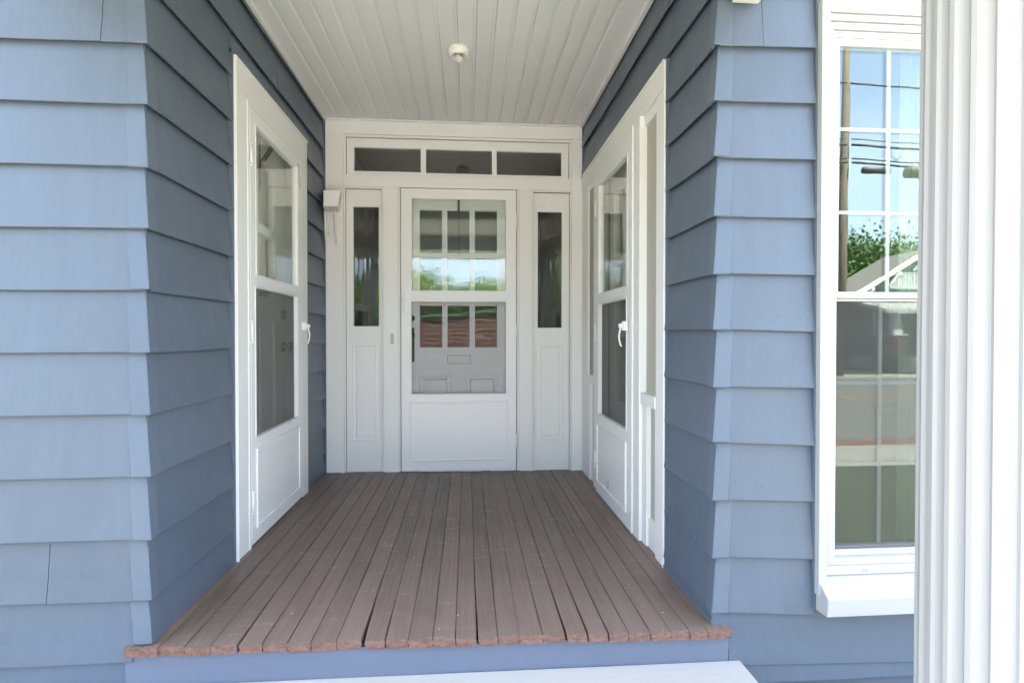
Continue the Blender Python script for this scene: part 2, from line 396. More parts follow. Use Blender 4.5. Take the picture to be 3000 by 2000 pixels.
# ------------------------------------------------------------------ lap siding
def course(parent, face, s0, s1, zb, zt, seglen=0.11, end_in=0.0, rseed=0, m=None, wob=1.0):
    """one lap board. face='front' (runs along x, looks to -y), 'left' (runs along y, looks to +x), 'right' (runs along y, looks to -x)"""
    rnd = random.Random(hash((face, round(s0, 3), round(zb(s0), 3), rseed)) & 0xffff)
    n = max(2, int(abs(s1 - s0) / seglen)); rings = []
    ph = [rnd.uniform(0, 6.28) for _ in range(4)]
    K = 1.25
    for i in range(n + 1):
        s = s0 + (s1 - s0) * i / n
        wz = (0.0010 * math.sin(3.1 * s + ph[0]) + 0.0007 * math.sin(9.7 * s + ph[1])) * wob
        wo = (0.0010 * math.sin(4.3 * s + ph[2]) + 0.0006 * math.sin(13.1 * s + ph[3])) * wob
        b, t = zb(s) + wz, zt(s)
        prof = [(0.0005, b + .020), (0.0155 + wo, b + .018), (0.0170 + wo, b + .0005), (0.0190 + wo, b), (0.0205 + wo, b + .0012), (0.0210 + wo, b + .004), (0.0140 + wo * .6, b + .07), (0.0035, t + .018), (0.0005, t + .018)]
        ring = []
        for o, z in prof:
            o *= K
            if face == 'front': ring.append((s, FY - o, z))
            elif face == 'left': ring.append((LX + o, s, z))
            else: ring.append((RX - o, s, z))
        rings.append(ring)
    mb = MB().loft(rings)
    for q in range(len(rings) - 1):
        for e in (0, 1): mb.mi[q * len(rings[0]) + e] = 1  # lap undersides take the painted shadow colour
    return mb.build('siding_board', [m or M['blue'], M['lap_shade']], parent)

def corner_cap(parent, side, zb, zt, rnd):
    """folded metal corner piece over the ends of one course"""
    j = rnd.uniform(-.004, .004); wf = 0.057 + rnd.uniform(-.003, .003); ws = 0.045 + rnd.uniform(-.004, .012)
    lift = rnd.uniform(0.0, .0025); mb = MB(); rows = []
    def pt(u, o, z):
        # u<0: distance along the front face from the corner; u>0: along the return face
        if side == 'l':
            if u <= 0: return (LX + o + u, FY - o, z)
            return (LX + o, FY - o + u, z)
        if u <= 0: return (RX - o - u, FY - o, z)
        return (RX - o, FY - o + u, z)
    us = [-wf, -wf * .5, -.004, 0.0, .004, ws * .5, ws]
    for o_, z_ in ((0.004, zb + j + .008), (0.0165 + lift, zb + j + .006), (0.0195 + .0022 + lift, zb + j), (0.0225 + .0010 + lift, zb + j + .004), (0.0155 + .0022, zb + .07), (0.0050, zt + .004), (0.0006, zt + .004)):
        row = []
        for u in us:
            oo = o_ * 1.25 * (0.975 if u == 0 else 1.0)
            dz = rnd.uniform(-.0007, .0007) + (rnd.uniform(-.0015, .002) if abs(u) > .03 else 0)
            row.append(pt(u, oo, z_ + (dz if z_ < zb + .02 else 0)))
        rows.append(row)
    n = len(us); v = [p for r in rows for p in r]; f = []
    for i in range(len(rows) - 1):
        for k in range(n - 1): f.append((i * n + k, i * n + k + 1, (i + 1) * n + k + 1, (i + 1) * n + k))
    m0 = len(rows)
    for i in range(m0 - 1):
        pass
    f.append([i * n for i in range(m0)]); f.append([i * n + n - 1 for i in range(m0)][::-1])
    f.append([k for k in range(n)][::-1] + [])if False else None
    f = [q for q in f if q]
    mb.add(v, f); return mb.build('corner_cap', M['blue_cap'], parent)

lw = thing('siding_wall', (-1.0, 1.86, -.05), 'blue lap siding wall that wraps the corner towards the door with chain and spring', 'wall', kind='thing')
rw = thing('siding_wall', (0.85, 1.86, -.05), 'narrow blue lap siding wall between the door with recessed side panels and the grid window', 'wall', kind='thing')
rnd = random.Random(3)
Lz = [-0.052, 0.142, 0.335, 0.534, 0.731, 0.927, 1.123, 1.317, 1.512, 1.706, 1.896, 2.090, 2.285, 2.480, 2.675, 2.87]
for i in range(len(Lz) - 1):
    zb, zt = Lz[i], min(Lz[i + 1], 2.93)
    kb, kt = (lambda s, z=zb: z), (lambda s, z=zt: z)
    # front face, with the end joints that show
    joint = {1: -1.31, 10: -1.135, 6: -1.75, 4: -2.0}.get(i, -1.6 - 0.9 * rnd.random())
    xend = LX + .010 if i else -1.056
    course(lw, 'front', -3.4, joint - .0011, kb, kt, rseed=i)
    course(lw, 'front', joint + .0011, xend, kb, kt, rseed=i + 50)
    # face that runs back to the entry
    zb2 = zb if i else fz(-1) + .004
    kb2 = lambda s, z=zb2: z
    if zt > CEIL + .03: kt2 = lambda s: CEIL + .015
    else: kt2 = kt
    if zb2 < CEIL - .03:
        if zb < 2.165:
            if zt > 2.19 and i == 11:
                course(lw, 'left', FY - .010, 2.5075, kb2, kt2, rseed=i); course(lw, 'left', 3.6205, 4.0855, kb2, kt2, rseed=i + 9)
                course(lw, 'left', 2.508, 3.62, lambda s: 2.191, kt2, rseed=i + 9)
            else:
                course(lw, 'left', FY - .010, 2.5075, kb2, kt2, rseed=i); course(lw, 'left', 3.6205, 4.0855, kb2, kt2, rseed=i + 9)
        else:
            course(lw, 'left', FY - .010, 3.10, kb2, kt2, rseed=i); course(lw, 'left', 3.102, 4.0855, kb2, kt2, rseed=i + 9)
    corner_cap(lw, 'l', zb if i else fz(-1) + .006, zt, rnd)
# bottom boards under the last course at the left
course(lw, 'front', -3.4, -1.085, lambda s: -0.247, lambda s: -0.075, m=M['blue'])
bx('shoe_moulding', LX + .0, LX + .026, FY - .01, 2.515, fz(-1), fz(-1) + .016, M['blue_cap'], lw, .004)
bx('shoe_moulding', LX + .0, LX + .022, 3.612, 4.09, fz(-1), fz(-1) + .016, M['blue_cap'], lw, .004)

Rl = [0.031, 0.223, 0.419, 0.614, 0.807, 1.002, 1.193, 1.388, 1.586, 1.777, 1.964, 2.155, 2.35, 2.545, 2.74]
Rr = [0.008, 0.204, 0.403, 0.600, 0.797, 0.995, 1.189, 1.387, 1.588, 1.782, 1.971, 2.160, 2.355, 2.55, 2.745]
def lerp2(a, b): return lambda s: a + (b - a) * (s - .84) / (1.205 - .84)
for i in range(len(Rl)):
    zb = lerp2(Rl[i], Rr[i]); zt = lerp2(Rl[i + 1], Rr[i + 1]) if i + 1 < len(Rl) else (lambda s: 2.92)
    xe = 1.2000 if i < 11 else 3.4
    if i == 10:
        course(rw, 'front', RX - .010, 1.010, zb, zt, rseed=i); course(rw, 'front', 1.0125, xe, zb, zt, rseed=i + 7)
    else:
        course(rw, 'front', RX - .010, xe, zb, zt, rseed=i)
    if i < 11: course(rw, 'front', 1.905, 3.4, zb, zt, rseed=i + 30)
    a = Rl[i]; b = Rl[i + 1] if i + 1 < len(Rl) else 2.92
    ka = (lambda s, z=a: z); kb_ = (lambda s, z=min(b, CEIL + .012): z)
    if a < CEIL - .02:
        if a < 2.10:
            course(rw, 'right', FY - .010, 2.3405, ka, kb_, rseed=i)
            if b > 2.13: course(rw, 'right', 2.341, 4.0855, lambda s: 2.158, kb_, rseed=i + 4)
        else:
            course(rw, 'right', FY - .010, 2.30, ka, kb_, rseed=i); course(rw, 'right', 2.3015, 4.0855, ka, kb_, rseed=i + 5)
    corner_cap(rw, 'r', a, b, rnd)
for y0, y1, z1 in ((2.508, 2.5155, 2.19), (3.6145, 3.620, 2.19), (4.086, 4.0915, CEIL)):
    bx('end_strip', -1.03, -.9965, y0, y1, 0, z1, M['blue_cap'], lw, .001)
for y0, y1, z0, z1 in ((2.341, 2.3465, -.02, 2.156), (4.086, 4.0915, 2.16, CEIL)):
    bx('end_strip', .843, .872, y0, y1, z0, z1, M['blue_cap'], rw, .001)
bx('end_strip', 1.2004, 1.2058, 1.8615, 1.89, .0885, 2.16, M['blue_cap'], rw, .001)
bx('end_strip', .842, .8985, 1.872, 1.892, -.03, .042, M['blue_cap'], rw, .001)
bx('end_strip', 1.2004, 1.2116, 1.8605, 1.892, .014, .088, M['blue_cap'], rw, .001)
# courses under floor level
course(rw, 'right', FY - .01, 2.3405, lambda s: -0.03, lambda s: 0.035)
course(rw, 'front', 0.899, 3.4, lambda s: -0.156 - .026 * (s - .9), lambda s: 0.015)
course(rw, 'front', 0.955, 3.4, lambda s: -0.222, lambda s: -0.18)
course(rw, 'front', 0.955, 3.4, lambda s: -0.42, lambda s: -0.235)
bx('shoe_moulding', RX - .026, RX, FY - .01, 2.35, fz(.85), fz(.85) + .018, M['blue_cap'], rw, .004)

# ------------------------------------------------------------------ porch floor
pf = thing('porch_floor', (-.08, 3, -.03), kind='structure')
seam_px = [300 + .5102 * u for u in (155, 200, 250, 338, 475, 617, 757, 893, 1030, 1160, 1300, 1435, 1568, 1700, 1838, 1968, 2088, 2212, 2338)] + [1400 + .5527 * u for u in (168, 290, 413, 530, 645, 760, 878, 990, 1097, 1198, 1280, 1333)]
# seams measured along the nosing, as metres across the porch
seams = [(-1.078 + (p - 379) * (1.975 / (2137 - 379))) for p in seam_px]
rb = random.Random(11)
slot = {6: (.007, .30), 11: (.012, .32), 12: (.003, .25), 16: (.006, .5), 21: (.005, .6), 22: (.006, .7), 23: (.004, .6), 18: (.004, .9)}
def floorboard(i, xa, xb):
    ga, gb2 = rb.uniform(.0002, .0010), rb.uniform(.0002, .0010)
    mid = (xa + xb) / 2; yf = 1.846 + rb.uniform(-.004, .0045) - .012 * max(0, mid)
    yb = 4.12 if xb > -1.0 and xa < .845 else 1.872
    cup = rb.uniform(-.0006, .0012); dz = rb.uniform(-.0012, .0012)
    n = 26 if yb > 2 else 2; rings = []
    ys = [yf + (yb - yf) * (k / n) ** 1.5 for k in range(n + 1)]
    for y in ys:
        e0 = ga + .0003 * math.sin(y * 7 + i) + (slot[i][0] * max(0, 1 - (y - yf) / slot[i][1]) if i in slot else 0) + .0003 * math.sin(y * 31 + i * 3)
        e1 = gb2 + .0003 * math.sin(y * 6 + i * 2) + .0003 * math.sin(y * 37 + i)
        z0 = fz(mid) + dz + .0008 * math.sin(y * 2.3 + i * 1.7)
        if y - yf < .02: z0 -= .0012 * (1 - (y - yf) / .02)
        a, b = xa + e0, xb - e1; m_ = (a + b) / 2
        rings.append([(a, y, z0 - .028), (a + .003, y, z0 - .016), (a, y, z0 - .009), (a, y, z0 - .002), (a + .0014, y, z0), (m_, y, z0 + cup), (b - .0014, y, z0), (b, y, z0 - .002), (b, y, z0 - .010), (b + .002, y, z0 - .014), (b, y, z0 - .018), (b, y, z0 - .028)])
    mb = MB().loft(rings); mb.mi[-2] = 1
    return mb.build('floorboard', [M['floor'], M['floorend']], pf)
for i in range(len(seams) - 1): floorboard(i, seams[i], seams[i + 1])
bx('subfloor', -1.03, .87, 1.90, 4.14, -.075, -.046, M['dark'], pf, 0)
fa = MB(); rr = random.Random(5); rings = []
for k in range(40):
    x = -1.081 + (0.897 + 1.081) * k / 39; o = .001 * math.sin(5 * x) + rr.uniform(-.0004, .0004); zt = fz(x) - .030
    rings.append([(x, 1.864 + o, -.24), (x, 1.864 + o * 2, zt - .05), (x, 1.864 + o, zt), (x, 1.886, zt), (x, 1.886, -.24)])
fa.loft(rings).build('skirt_board', M['skirt'], pf)

# ------------------------------------------------------------------ porch ceiling
pc = thing('porch_ceiling', (-.08, 3, CEIL), kind='structure')
grooves = [-.90 + (.700 + .90) * k / 17 for k in range(18)]
edges = [-1.012] + [g + .008 for g in grooves] + [.868]
for i in range(len(edges) - 1):
    a, b = edges[i] + .0006, edges[i + 1] - .0006
    last = i == len(edges) - 2
    g = b - .014 if not last else b
    zz = CEIL + rb.uniform(-.0008, .0008)
    prof = [(a, zz + .012), (a, zz + .003), (a + .003, zz), (g - .003, zz), (g, zz + .003)] + ([(g, zz + .012)] if last else [(g, zz + .0068), (b, zz + .0068), (b, zz + .012)])
    rings = [[(x + .0006 * math.sin(y * 3 + i), y, z + .0009 * math.sin(y * 2.1 + i * .8)) for x, z in prof] for y in [1.90 + (4.094 - 1.90) * k / 12 for k in range(13)]]
    MB().loft(rings).build('ceiling_board', M['ceil'], pc)
bx('backing_board', -1.02, .875, 1.90, 4.14, CEIL + .016, CEIL + .03, M['dark'], pc, 0)
for x0, x1 in ((-1.008, -.982), (.822, .848)):
    bx('ceiling_trim', x0, x1, 1.9, 4.092, CEIL - .018, CEIL - .001, M['ceil'], pc, .005)
bx('ceiling_trim', -.98, .82, 4.078, 4.0985, CEIL - .012, CEIL - .001, M['ceil'], pc, .004)

# ------------------------------------------------------------------ white entry wall
D = 4.10
W, WH = M['white'], M['whiteh']
es = thing('entry_surround', (-.08, D, 0), 'white panelled entry wall with transom and two narrow sidelights', 'entry wall', kind='thing')
def board(x0, x1, z0, z1, y0=D, y1=D + .055, m=None, name='frame_board', parent=es, bevel=.003): return bx(name, x0, x1, y0, y1, z0, z1, m or W, parent, bevel)
board(-1.016, -.876, -.005, 2.412); board(.768, .864, -.02, 2.412)                   # end stiles
board(-1.016, .864, 2.4125, CEIL + .012, m=WH)                                      # head
board(-.8755, .7675, 2.040, 2.126, m=WH)                                           # rail under the transom
board(-.597, -.489, -.006, 2.0395); board(.378, .477, -.016, 2.0395)               # pilasters
board(-.4885, -.4775, -.006, 2.0395, D + .008); board(.3645, .3775, -.016, 2.0395, D + .008)   # door jambs
board(-.472, .361, 2.0395, 2.0395 + .0, D) if False else None
bx('edge_bead', -1.019, -1.000, D - .008, D - .0005, 0, 2.50, W, es, .003)
# moulded steps of the recesses
def recess_mould(x0, x1, z0, z1, y, parent=es, wdt=.012):
    mb = MB()
    mb.box(x0, x1, y, y + .012, z1 - wdt, z1); mb.box(x0, x0 + wdt, y, y + .012, z0, z1 - wdt - .0003); mb.box(x1 - wdt, x1, y, y + .012, z0, z1 - wdt - .0003)
    return mb.build('moulding', W, parent, .003)
recess_mould(-.8755, .7675, 2.1265, 2.412, D + .012, wdt=.016)
# transom sash with three panes
def sash(name, x0, x1, z0, z1, holes, y, parent, th=.03, m=None, glass='oldglass', panes=True):
    """a board cut by rectangular holes, one pane in each"""
    xs = sorted({x0, x1, *[h[0] for h in holes], *[h[1] for h in holes]})
    zs = sorted({z0, z1, *[h[2] for h in holes], *[h[3] for h in holes]})
    inh = lambda x, z: any(h[0] < x < h[1] and h[2] < z < h[3] for h in holes)
    idx = {}; v = []; f = []
    def vi(x, z, yy):
        k = (x, z, yy)
        if k not in idx: idx[k] = len(v); v.append((x, yy, z))
        return idx[k]
    nx, nz = len(xs) - 1, len(zs) - 1
    solid = [[not inh((xs[i] + xs[i + 1]) / 2, (zs[j] + zs[j + 1]) / 2) for j in range(nz)] for i in range(nx)]
    for i in range(nx):
        for j in range(nz):
            if not solid[i][j]: continue
            a, b, c, d = xs[i], xs[i + 1], zs[j], zs[j + 1]
            f.append([vi(a, c, y), vi(b, c, y), vi(b, d, y), vi(a, d, y)]); f.append([vi(a, c, y + th), vi(a, d, y + th), vi(b, d, y + th), vi(b, c, y + th)])
            if i == 0 or not solid[i - 1][j]: f.append([vi(a, c, y), vi(a, d, y), vi(a, d, y + th), vi(a, c, y + th)])
            if i == nx - 1 or not solid[i + 1][j]: f.append([vi(b, c, y), vi(b, c, y + th), vi(b, d, y + th), vi(b, d, y)])
            if j == 0 or not solid[i][j - 1]: f.append([vi(a, c, y), vi(a, c, y + th), vi(b, c, y + th), vi(b, c, y)])
            if j == nz - 1 or not solid[i][j + 1]: f.append([vi(a, d, y), vi(b, d, y), vi(b, d, y + th), vi(a, d, y + th)])
    mb = MB(); mb.add(v, f)
    o = mb.build(name, m or W, parent, .0035)
    if panes:
        for h in holes:
            bx('pane', h[0] - .004, h[1] + .004, y + th * .55, y + th * .55 + .003, h[2] - .004, h[3] + .004, M[glass], o if parent is not None else o, 0)
    return o
sash('transom_sash', -.859, .751, 2.1265, 2.3955, [(-.806, -.333, 2.160, 2.331), (-.295, .184, 2.156, 2.329), (.218, .697, 2.155, 2.328)], D + .036, es, glass='pane')
# sidelights: glass above, raised panel below
def sidelight(x0, x1, gx0, gx1, gz0, gz1, px0, px1, pz0, pz1):
    zb = fz(x0) - .004
    recess_mould(x0 + .0005, x1 - .0005, zb, 2.0395, D + .010, wdt=.011)
    o = sash('sidelight', x0 + .012, x1 - .012, zb, 2.027, [(gx0, gx1, gz0, gz1), (px0, px1, pz0, pz1)], D + .032, es, panes=False)
    bx('pane', gx0 - .004, gx1 + .004, D + .050, D + .053, gz0 - .004, gz1 + .004, M['oldglass'], o, 0)
    mb = MB()
    y = D + .047
    def rect(a, yy): return [(px0 + a, yy, pz0 + a), (px1 - a, yy, pz0 + a), (px1 - a, yy, pz1 - a), (px0 + a, yy, pz1 - a)]
    mb.loft([rect(-.004, y + .012), rect(-.004, y), rect(.022, y - .002), rect(.026, y - .010), rect(.028, y - .010)], caps=True)
    mb.build('raised_panel', W, o, .0012)
    return o
sidelight(-.8755, -.5975, -.813, -.632, 1.046, 1.903, -.821, -.633, .223, .928)
sr = sidelight(.4775, .7675, .5215, .7005, 1.036, 1.890, .5165, .7075, .213, .917)
mb = MB(); mb.box(.514, .712, D + .027, D + .0325, .945, 1.003); mb.box(.545, .682, D + .0235, D + .0268, .957, .991)
mb.build('blocked_mail_slot', WH, sr, .0015)
db = MB(); db.box(-.5445, -.5245, D - .010, D - .0003, .918, .991); db.box(-.5405, -.5285, D - .0115, D - .0103, .945, .972)
db.build('doorbell', M['vinyl'], es, .002)

# bracket box in the corner of the entry wall
bb = thing('bracket_box', (-.94, 4.0, 1.85), 'white tapered box with hanging metal straps high in the corner beside the blue wall', 'bracket')
mb = MB()
mb.loft([[(-1.006, 4.0995, 1.853), (-.985, 4.0995, 1.853 + .0), (-.900, 4.0995, 1.853), (-.882, 4.0995, 1.972), (-1.006, 4.0995, 1.972)],
         [(-.966, 3.905, 1.853), (-.955, 3.905, 1.853), (-.872, 3.905, 1.853), (-.852, 3.905, 1.960), (-.966, 3.905, 1.960)]])
mb.build('box', WH, bb, .003)
for x, z1 in ((-.922, 1.628), (-.992, 1.636), (-.975, 1.70)):
    mb = MB(); mb.tube([(x, 4.055, 1.852), (x + .001, 4.060, 1.80), (x - .001, 4.068, 1.72), (x, 4.085, z1)], [.0085, .009, .008, .007], 8)
    mb.lathe((x, 4.092, z1 - .004), [(.011, -.004), (.012, .001), (.012, .007)], 14, 'y'); mb.build('strap', W, bb)
mb = MB(); mb.box(-1.0, -.98, 4.083, 4.097, 1.80, 1.852); mb.build('strap_clip', W, bb, .003)

# ------------------------------------------------------------------ doors
def helix(p0, p1, r, turns, n=10):
    p0, p1 = Vector(p0), Vector(p1); d = (p1 - p0); ax = d.normalized(); a = ax.cross(Vector((0, 1, 0.3))).normalized(); b = ax.cross(a)
    return [p0 + d * (k / (turns * n)) + a * r * math.cos(2 * math.pi * k / n) + b * r * math.sin(2 * math.pi * k / n) for k in range(turns * n + 1)]
def chain_links(mb, pts, r=.0065, wire=.0014):
    for i in range(len(pts) - 1):
        p, q = Vector(pts[i]), Vector(pts[i + 1]); d = (q - p); L_ = d.length; d.normalize()
        side = d.cross(Vector((0, 1, 0)) if i % 2 else Vector((1, 0, 0))); side = side.normalized() if side.length > .01 else Vector((0, 1, 0))
        c = (p + q) / 2; hl = L_ * .62
        ring = [c + d * hl * math.cos(t) + side * r * .6 * math.sin(t) for t in [2 * math.pi * k / 10 for k in range(11)]]
        mb.tube(ring, wire, 5, caps=False)

class Map:
    """builds in a door's own frame (u along the wall, v out of it towards the porch, z up) and turns it onto its wall"""
    def __init__(s, fn): s.fn = fn
    def mb(s, src):
        m = MB(); m.v = [s.fn(*p) for p in src.v]; m.f, m.mi, m.sm = src.f, src.mi, src.sm; return m
# u,v,z -> world   (in source meshes: x=u, y=-v so that -y looks out of the wall)
FRONT = Map(lambda u, y, z: (u, y, z))
LEFT = Map(lambda u, y, z: (-y, u, z))                 # outward +x ; u = y
RIGHT = Map(lambda u, y, z: (y, u, z))                 # outward -x ; u = y

def ring_mesh(x0, x1, z0, z1, holes, y, th):
    """solid plate with holes, as MB"""
    tmp = MB()
    xs = sorted({x0, x1, *[h[0] for h in holes], *[h[1] for h in holes]}); zs = sorted({z0, z1, *[h[2] for h in holes], *[h[3] for h in holes]})
    idx = {}; v = []; f = []
    def vi(*k):
        if k not in idx: idx[k] = len(v); v.append((k[0], k[2], k[1]))
        return idx[k]
    nx, nz = len(xs) - 1, len(zs) - 1
    sol = lambda i, j: 0 <= i < nx and 0 <= j < nz and not any(h[0] < (xs[i] + xs[i + 1]) / 2 < h[1] and h[2] < (zs[j] + zs[j + 1]) / 2 < h[3] for h in holes)
    for i in range(nx):
        for j in range(nz):
            if not sol(i, j): continue
            a, b, c, d = xs[i], xs[i + 1], zs[j], zs[j + 1]; Y = y + th
            f.append([vi(a, c, y), vi(b, c, y), vi(b, d, y), vi(a, d, y)]); f.append([vi(a, c, Y), vi(a, d, Y), vi(b, d, Y), vi(b, c, Y)])
            if not sol(i - 1, j): f.append([vi(a, c, y), vi(a, d, y), vi(a, d, Y), vi(a, c, Y)])
            if not sol(i + 1, j): f.append([vi(b, c, y), vi(b, c, Y), vi(b, d, Y), vi(b, d, y)])
            if not sol(i, j - 1): f.append([vi(a, c, y), vi(a, c, Y), vi(b, c, Y), vi(b, c, y)])
            if not sol(i, j + 1): f.append([vi(a, d, y), vi(b, d, y), vi(b, d, Y), vi(a, d, Y)])
    tmp.add(v, f); return tmp

def storm_door(mp, base, label, u0, u1, z0, z1, y, g, s, kick, group='white storm doors around the porch', hinge='l', mesh='screen'):
    """y: outer face plane in the door's frame; g=(u0,u1,z0,z1) glass, s screen, kick panel"""
    t = thing('storm_door', base, label, 'storm door', group)
    ring = ring_mesh(u0, u1, z0, z1, [g, s], y, .028)
    mp.mb(ring).build('frame', M['alu'], t, .0035)
    # inset beads round the openings and the kick panel
    bd = MB()
    for (a, b, c, d) in (g, s):
        wd = .007
        bd.box(a - wd, b + wd, y - .004, y - .0003, d, d + wd); bd.box(a - wd, b + wd, y - .004, y - .0003, c - wd, c)
        bd.box(a - wd, a, y - .004, y - .0003, c + .0003, d - .0003); bd.box(b, b + wd, y - .004, y - .0003, c + .0003, d - .0003)
    mp.mb(bd).build('glazing_bead', M['alu'], t, .0015)
    mid = MB(); mid.box(u0 + .070, u1 - .062, y - .006, y - .0045, s[3] + .010, g[2] - .010); mp.mb(mid).build('mid_rail', M['alu'], t, .0006)
    k = MB(); a, b, c, d = kick
    k.box(a, b, y - .0035, y - .0004, c, d); k2 = MB()
    for q in ((a - .012, a, c - .012, d + .012), (b, b + .012, c - .012, d + .012)): k2.box(q[0], q[1], y - .010, y - .0005, q[2], q[3])
    k2.box(a + .0003, b - .0003, y - .010, y - .0005, d, d + .012); k2.box(a + .0003, b - .0003, y - .010, y - .0005, c - .012, c)
    mp.mb(k).build('kick_panel', M['alu'], t, .001); mp.mb(k2).build('kick_moulding', M['alu'], t, .003)
    p = MB(); p.box(g[0] - .003, g[1] + .003, y + .013, y + .016, g[2] - .003, g[3] + .003); mp.mb(p).build('glass', M['glass'], t)
    p = MB(); p.box(s[0] - .003, s[1] + .003, y + .020, y + .0206, s[2] - .003, s[3] + .003); mp.mb(p).build('screen', M[mesh], t)
    hu = u0 + .004 if hinge == 'l' else u1 - .004
    for hz in (z0 + .20, 1.0, z1 - .22):
        h = MB(); h.tube([(hu - (.006 if hinge == 'l' else -.006), y - .006, hz - .045), (hu - (.006 if hinge == 'l' else -.006), y - .006, hz + .045)], .0055, 10)
        for zz in (hz - .05, hz + .05): h.lathe((hu - (.006 if hinge == 'l' else -.006), y - .006, zz - .003), [(.007, 0), (.0075, .003), (.007, .006)], 10)
        mp.mb(h).build('hinge', M['alu'], t)
    return t

# --- front storm door
FD = storm_door(FRONT, (-.06, 4.08, 0), 'white storm door in the middle of the entry wall reflecting trees', -.4705, .358, .004, 2.032, D - .006,
                (-.393, .281, 1.303, 1.962), (-.397, .282, .557, 1.222), (-.397, .288, .085, .492), hinge='r')
h = MB(); h.box(-.4665, -.4425, D - .014, D - .0065, 1.225, 1.293); h.box(-.461, -.448, D - .026, D - .0143, 1.235, 1.262)
h.loft([[(-.452 + a, D - .020 - .014 * math.sin(t * 3.1) + b, 1.245 - .10 * t) for a, b in ((-.009 + .002 * t, -.004), (.009 - .002 * t, -.004), (.009 - .002 * t, .004), (-.009 + .002 * t, .004))] for t in [k / 8 for k in range(9)]])
h.build('handle', M['alu'], FD, .0015)
h = MB(); h.box(-.403, -.276, D - .013, D - .0125 + .004, .540, .551); h.box(.19, .27, D - .013, D - .0085, .540, .551); h.build('screen_clip', M['alu'], FD, .001)
sp = MB(); sp.tube(helix((-.058, D + .045, 1.962), (-.058, D + .045, 1.885), .0065, 14), .0016, 5); sp.tube([(-.058, D + .045, 1.99), (-.058, D + .045, 1.955)], .006, 6)
chain_links(sp, [(-.058, D + .045, 1.88 - .014 * k) for k in range(24)], .004, .0009); sp.build('spring_chain', M['iron'], FD)

# --- front inner door
IY = D + .072
fd = thing('front_door', (-.06, IY, 0), 'pale grey nine pane front door with mail slot seen through the middle storm door', 'door')
hol = []
cx = [(-.344, -.181), (-.143, .019), (.059, .222)]
for zz in ((1.585, 1.897), (1.238, 1.547), (.890, 1.198)):
    for a, b in cx: hol.append((a * 1.0, b, zz[0], zz[1]))
pan = [(-.352, -.114, .20, .692), (-.012, .231, .20, .691)]
ring_mesh(-.465, .36, .0, 2.035, hol + pan, IY, .040).build('door_leaf', M['greydoor'], fd, .004)
for h_ in hol: bx('pane', h_[0] - .003, h_[1] + .003, IY + .016, IY + .019, h_[2] - .003, h_[3] + .003, M['pane'], fd, 0)
for a, b, c, d in pan:
    mb = MB(); rc = lambda o, yy: [(a + o, yy, c + o), (b - o, yy, c + o), (b - o, yy, d - o), (a + o, yy, d - o)]
    mb.loft([rc(-.004, IY + .038), rc(-.004, IY + .030), rc(.012, IY + .029), rc(.034, IY + .024), rc(.040, IY + .006), rc(.042, IY + .006)]); mb.build('raised_panel', M['greydoor'], fd, .001)
bx('slot_shadow', -.1445, .0265, IY - .0015, IY - .0003, .7705, .8335, M['seam_shadow'], fd, 0)  # flat dark border that paints the thin shadow round the mail slot
mb = MB(); mb.box(-.142, .024, IY - .008, IY - .0003, .773, .831); sl = mb.build('mail_slot', M['greydoor'], fd, .0012)
fl = MB(); fl.loft([[(-.059 + x * s_, IY - .005 - yy, .8 + z * s_) for x, z in [(-.052 + .011 * math.cos(t) - 0, .011 * math.sin(t)) for t in [math.pi / 2 + math.pi * k / 8 for k in range(9)]] + [(.052 + .011 * math.cos(t), .011 * math.sin(t)) for t in [-math.pi / 2 + math.pi * k / 8 for k in range(9)]]] for s_, yy in ((1, .0032), (1, .0075), (.92, .0085))])
fl.build('flap', M['greydoor'], sl)
mb = MB(); mb.box(-.412, -.383, IY - .006, IY - .0003, .785, 1.035); mb.build('lock_plate', M['iron'], fd, .002)
mb = MB(); mb.lathe((-.402, IY - .0005, .98), [(.010, 0), (.010, -.022), (.020, -.028), (.0255, -.040), (.022, -.052), (.008, -.057)], 20, 'y'); mb.build('knob', M['iron'], fd)
mb = MB(); mb.lathe((-.400, IY - .0005, 1.105), [(.021, 0), (.021, -.006), (.014, -.012)], 20, 'y'); mb.build('deadbolt', M['iron'], fd)
bx('threshold', -.47, .36, D + .012, D + .115, -.03, .002, WH, es, .003)

# --- left side door: casing, storm door, inner door
lf = thing('door_casing', (-1.0, 3.06, 0), 'white door casing set in the blue lap siding, around the door with chain', 'door casing', 'white side door casings', kind='thing')
zf = fz(-1)
def ub(mp, name, u0, u1, y0, y1, z0, z1, m, parent, bevel=.003): b = MB(); b.box(u0, u1, y0, y1, z0, z1); return mp.mb(b).build(name, m, parent, bevel)
# in LEFT's frame y = -x : wall face x=-1.0 is y=1.0
LY = 0.994
ub(LEFT, 'casing_board', 2.522, 2.648, LY - .002, LY + .03, zf, 2.052, W, lf); ub(LEFT, 'casing_board', 3.522, 3.612, LY - .002, LY + .03, zf, 2.052, W, lf)
ub(LEFT, 'casing_board', 2.522, 3.614, LY - .002, LY + .03, 2.0525, 2.176, W, lf)
ub(LEFT, 'drip_cap', 2.520, 3.616, LY - .008, LY + .03, 2.1762, 2.188, W, lf)
ub(LEFT, 'edge_bead', 2.516, 2.5215, LY - .010, LY + .03, zf, 2.176, W, lf, .002)
ub(LEFT, 'stop', 2.650, 2.671, LY - .006, LY + .05, zf, 2.052, W, lf); ub(LEFT, 'stop', 3.500, 3.521, LY - .004, LY + .05, zf, 2.052, W, lf)
ub(LEFT, 'stop', 2.6715, 3.4995, LY - .004, LY + .05, 2.034, 2.052, W, lf)
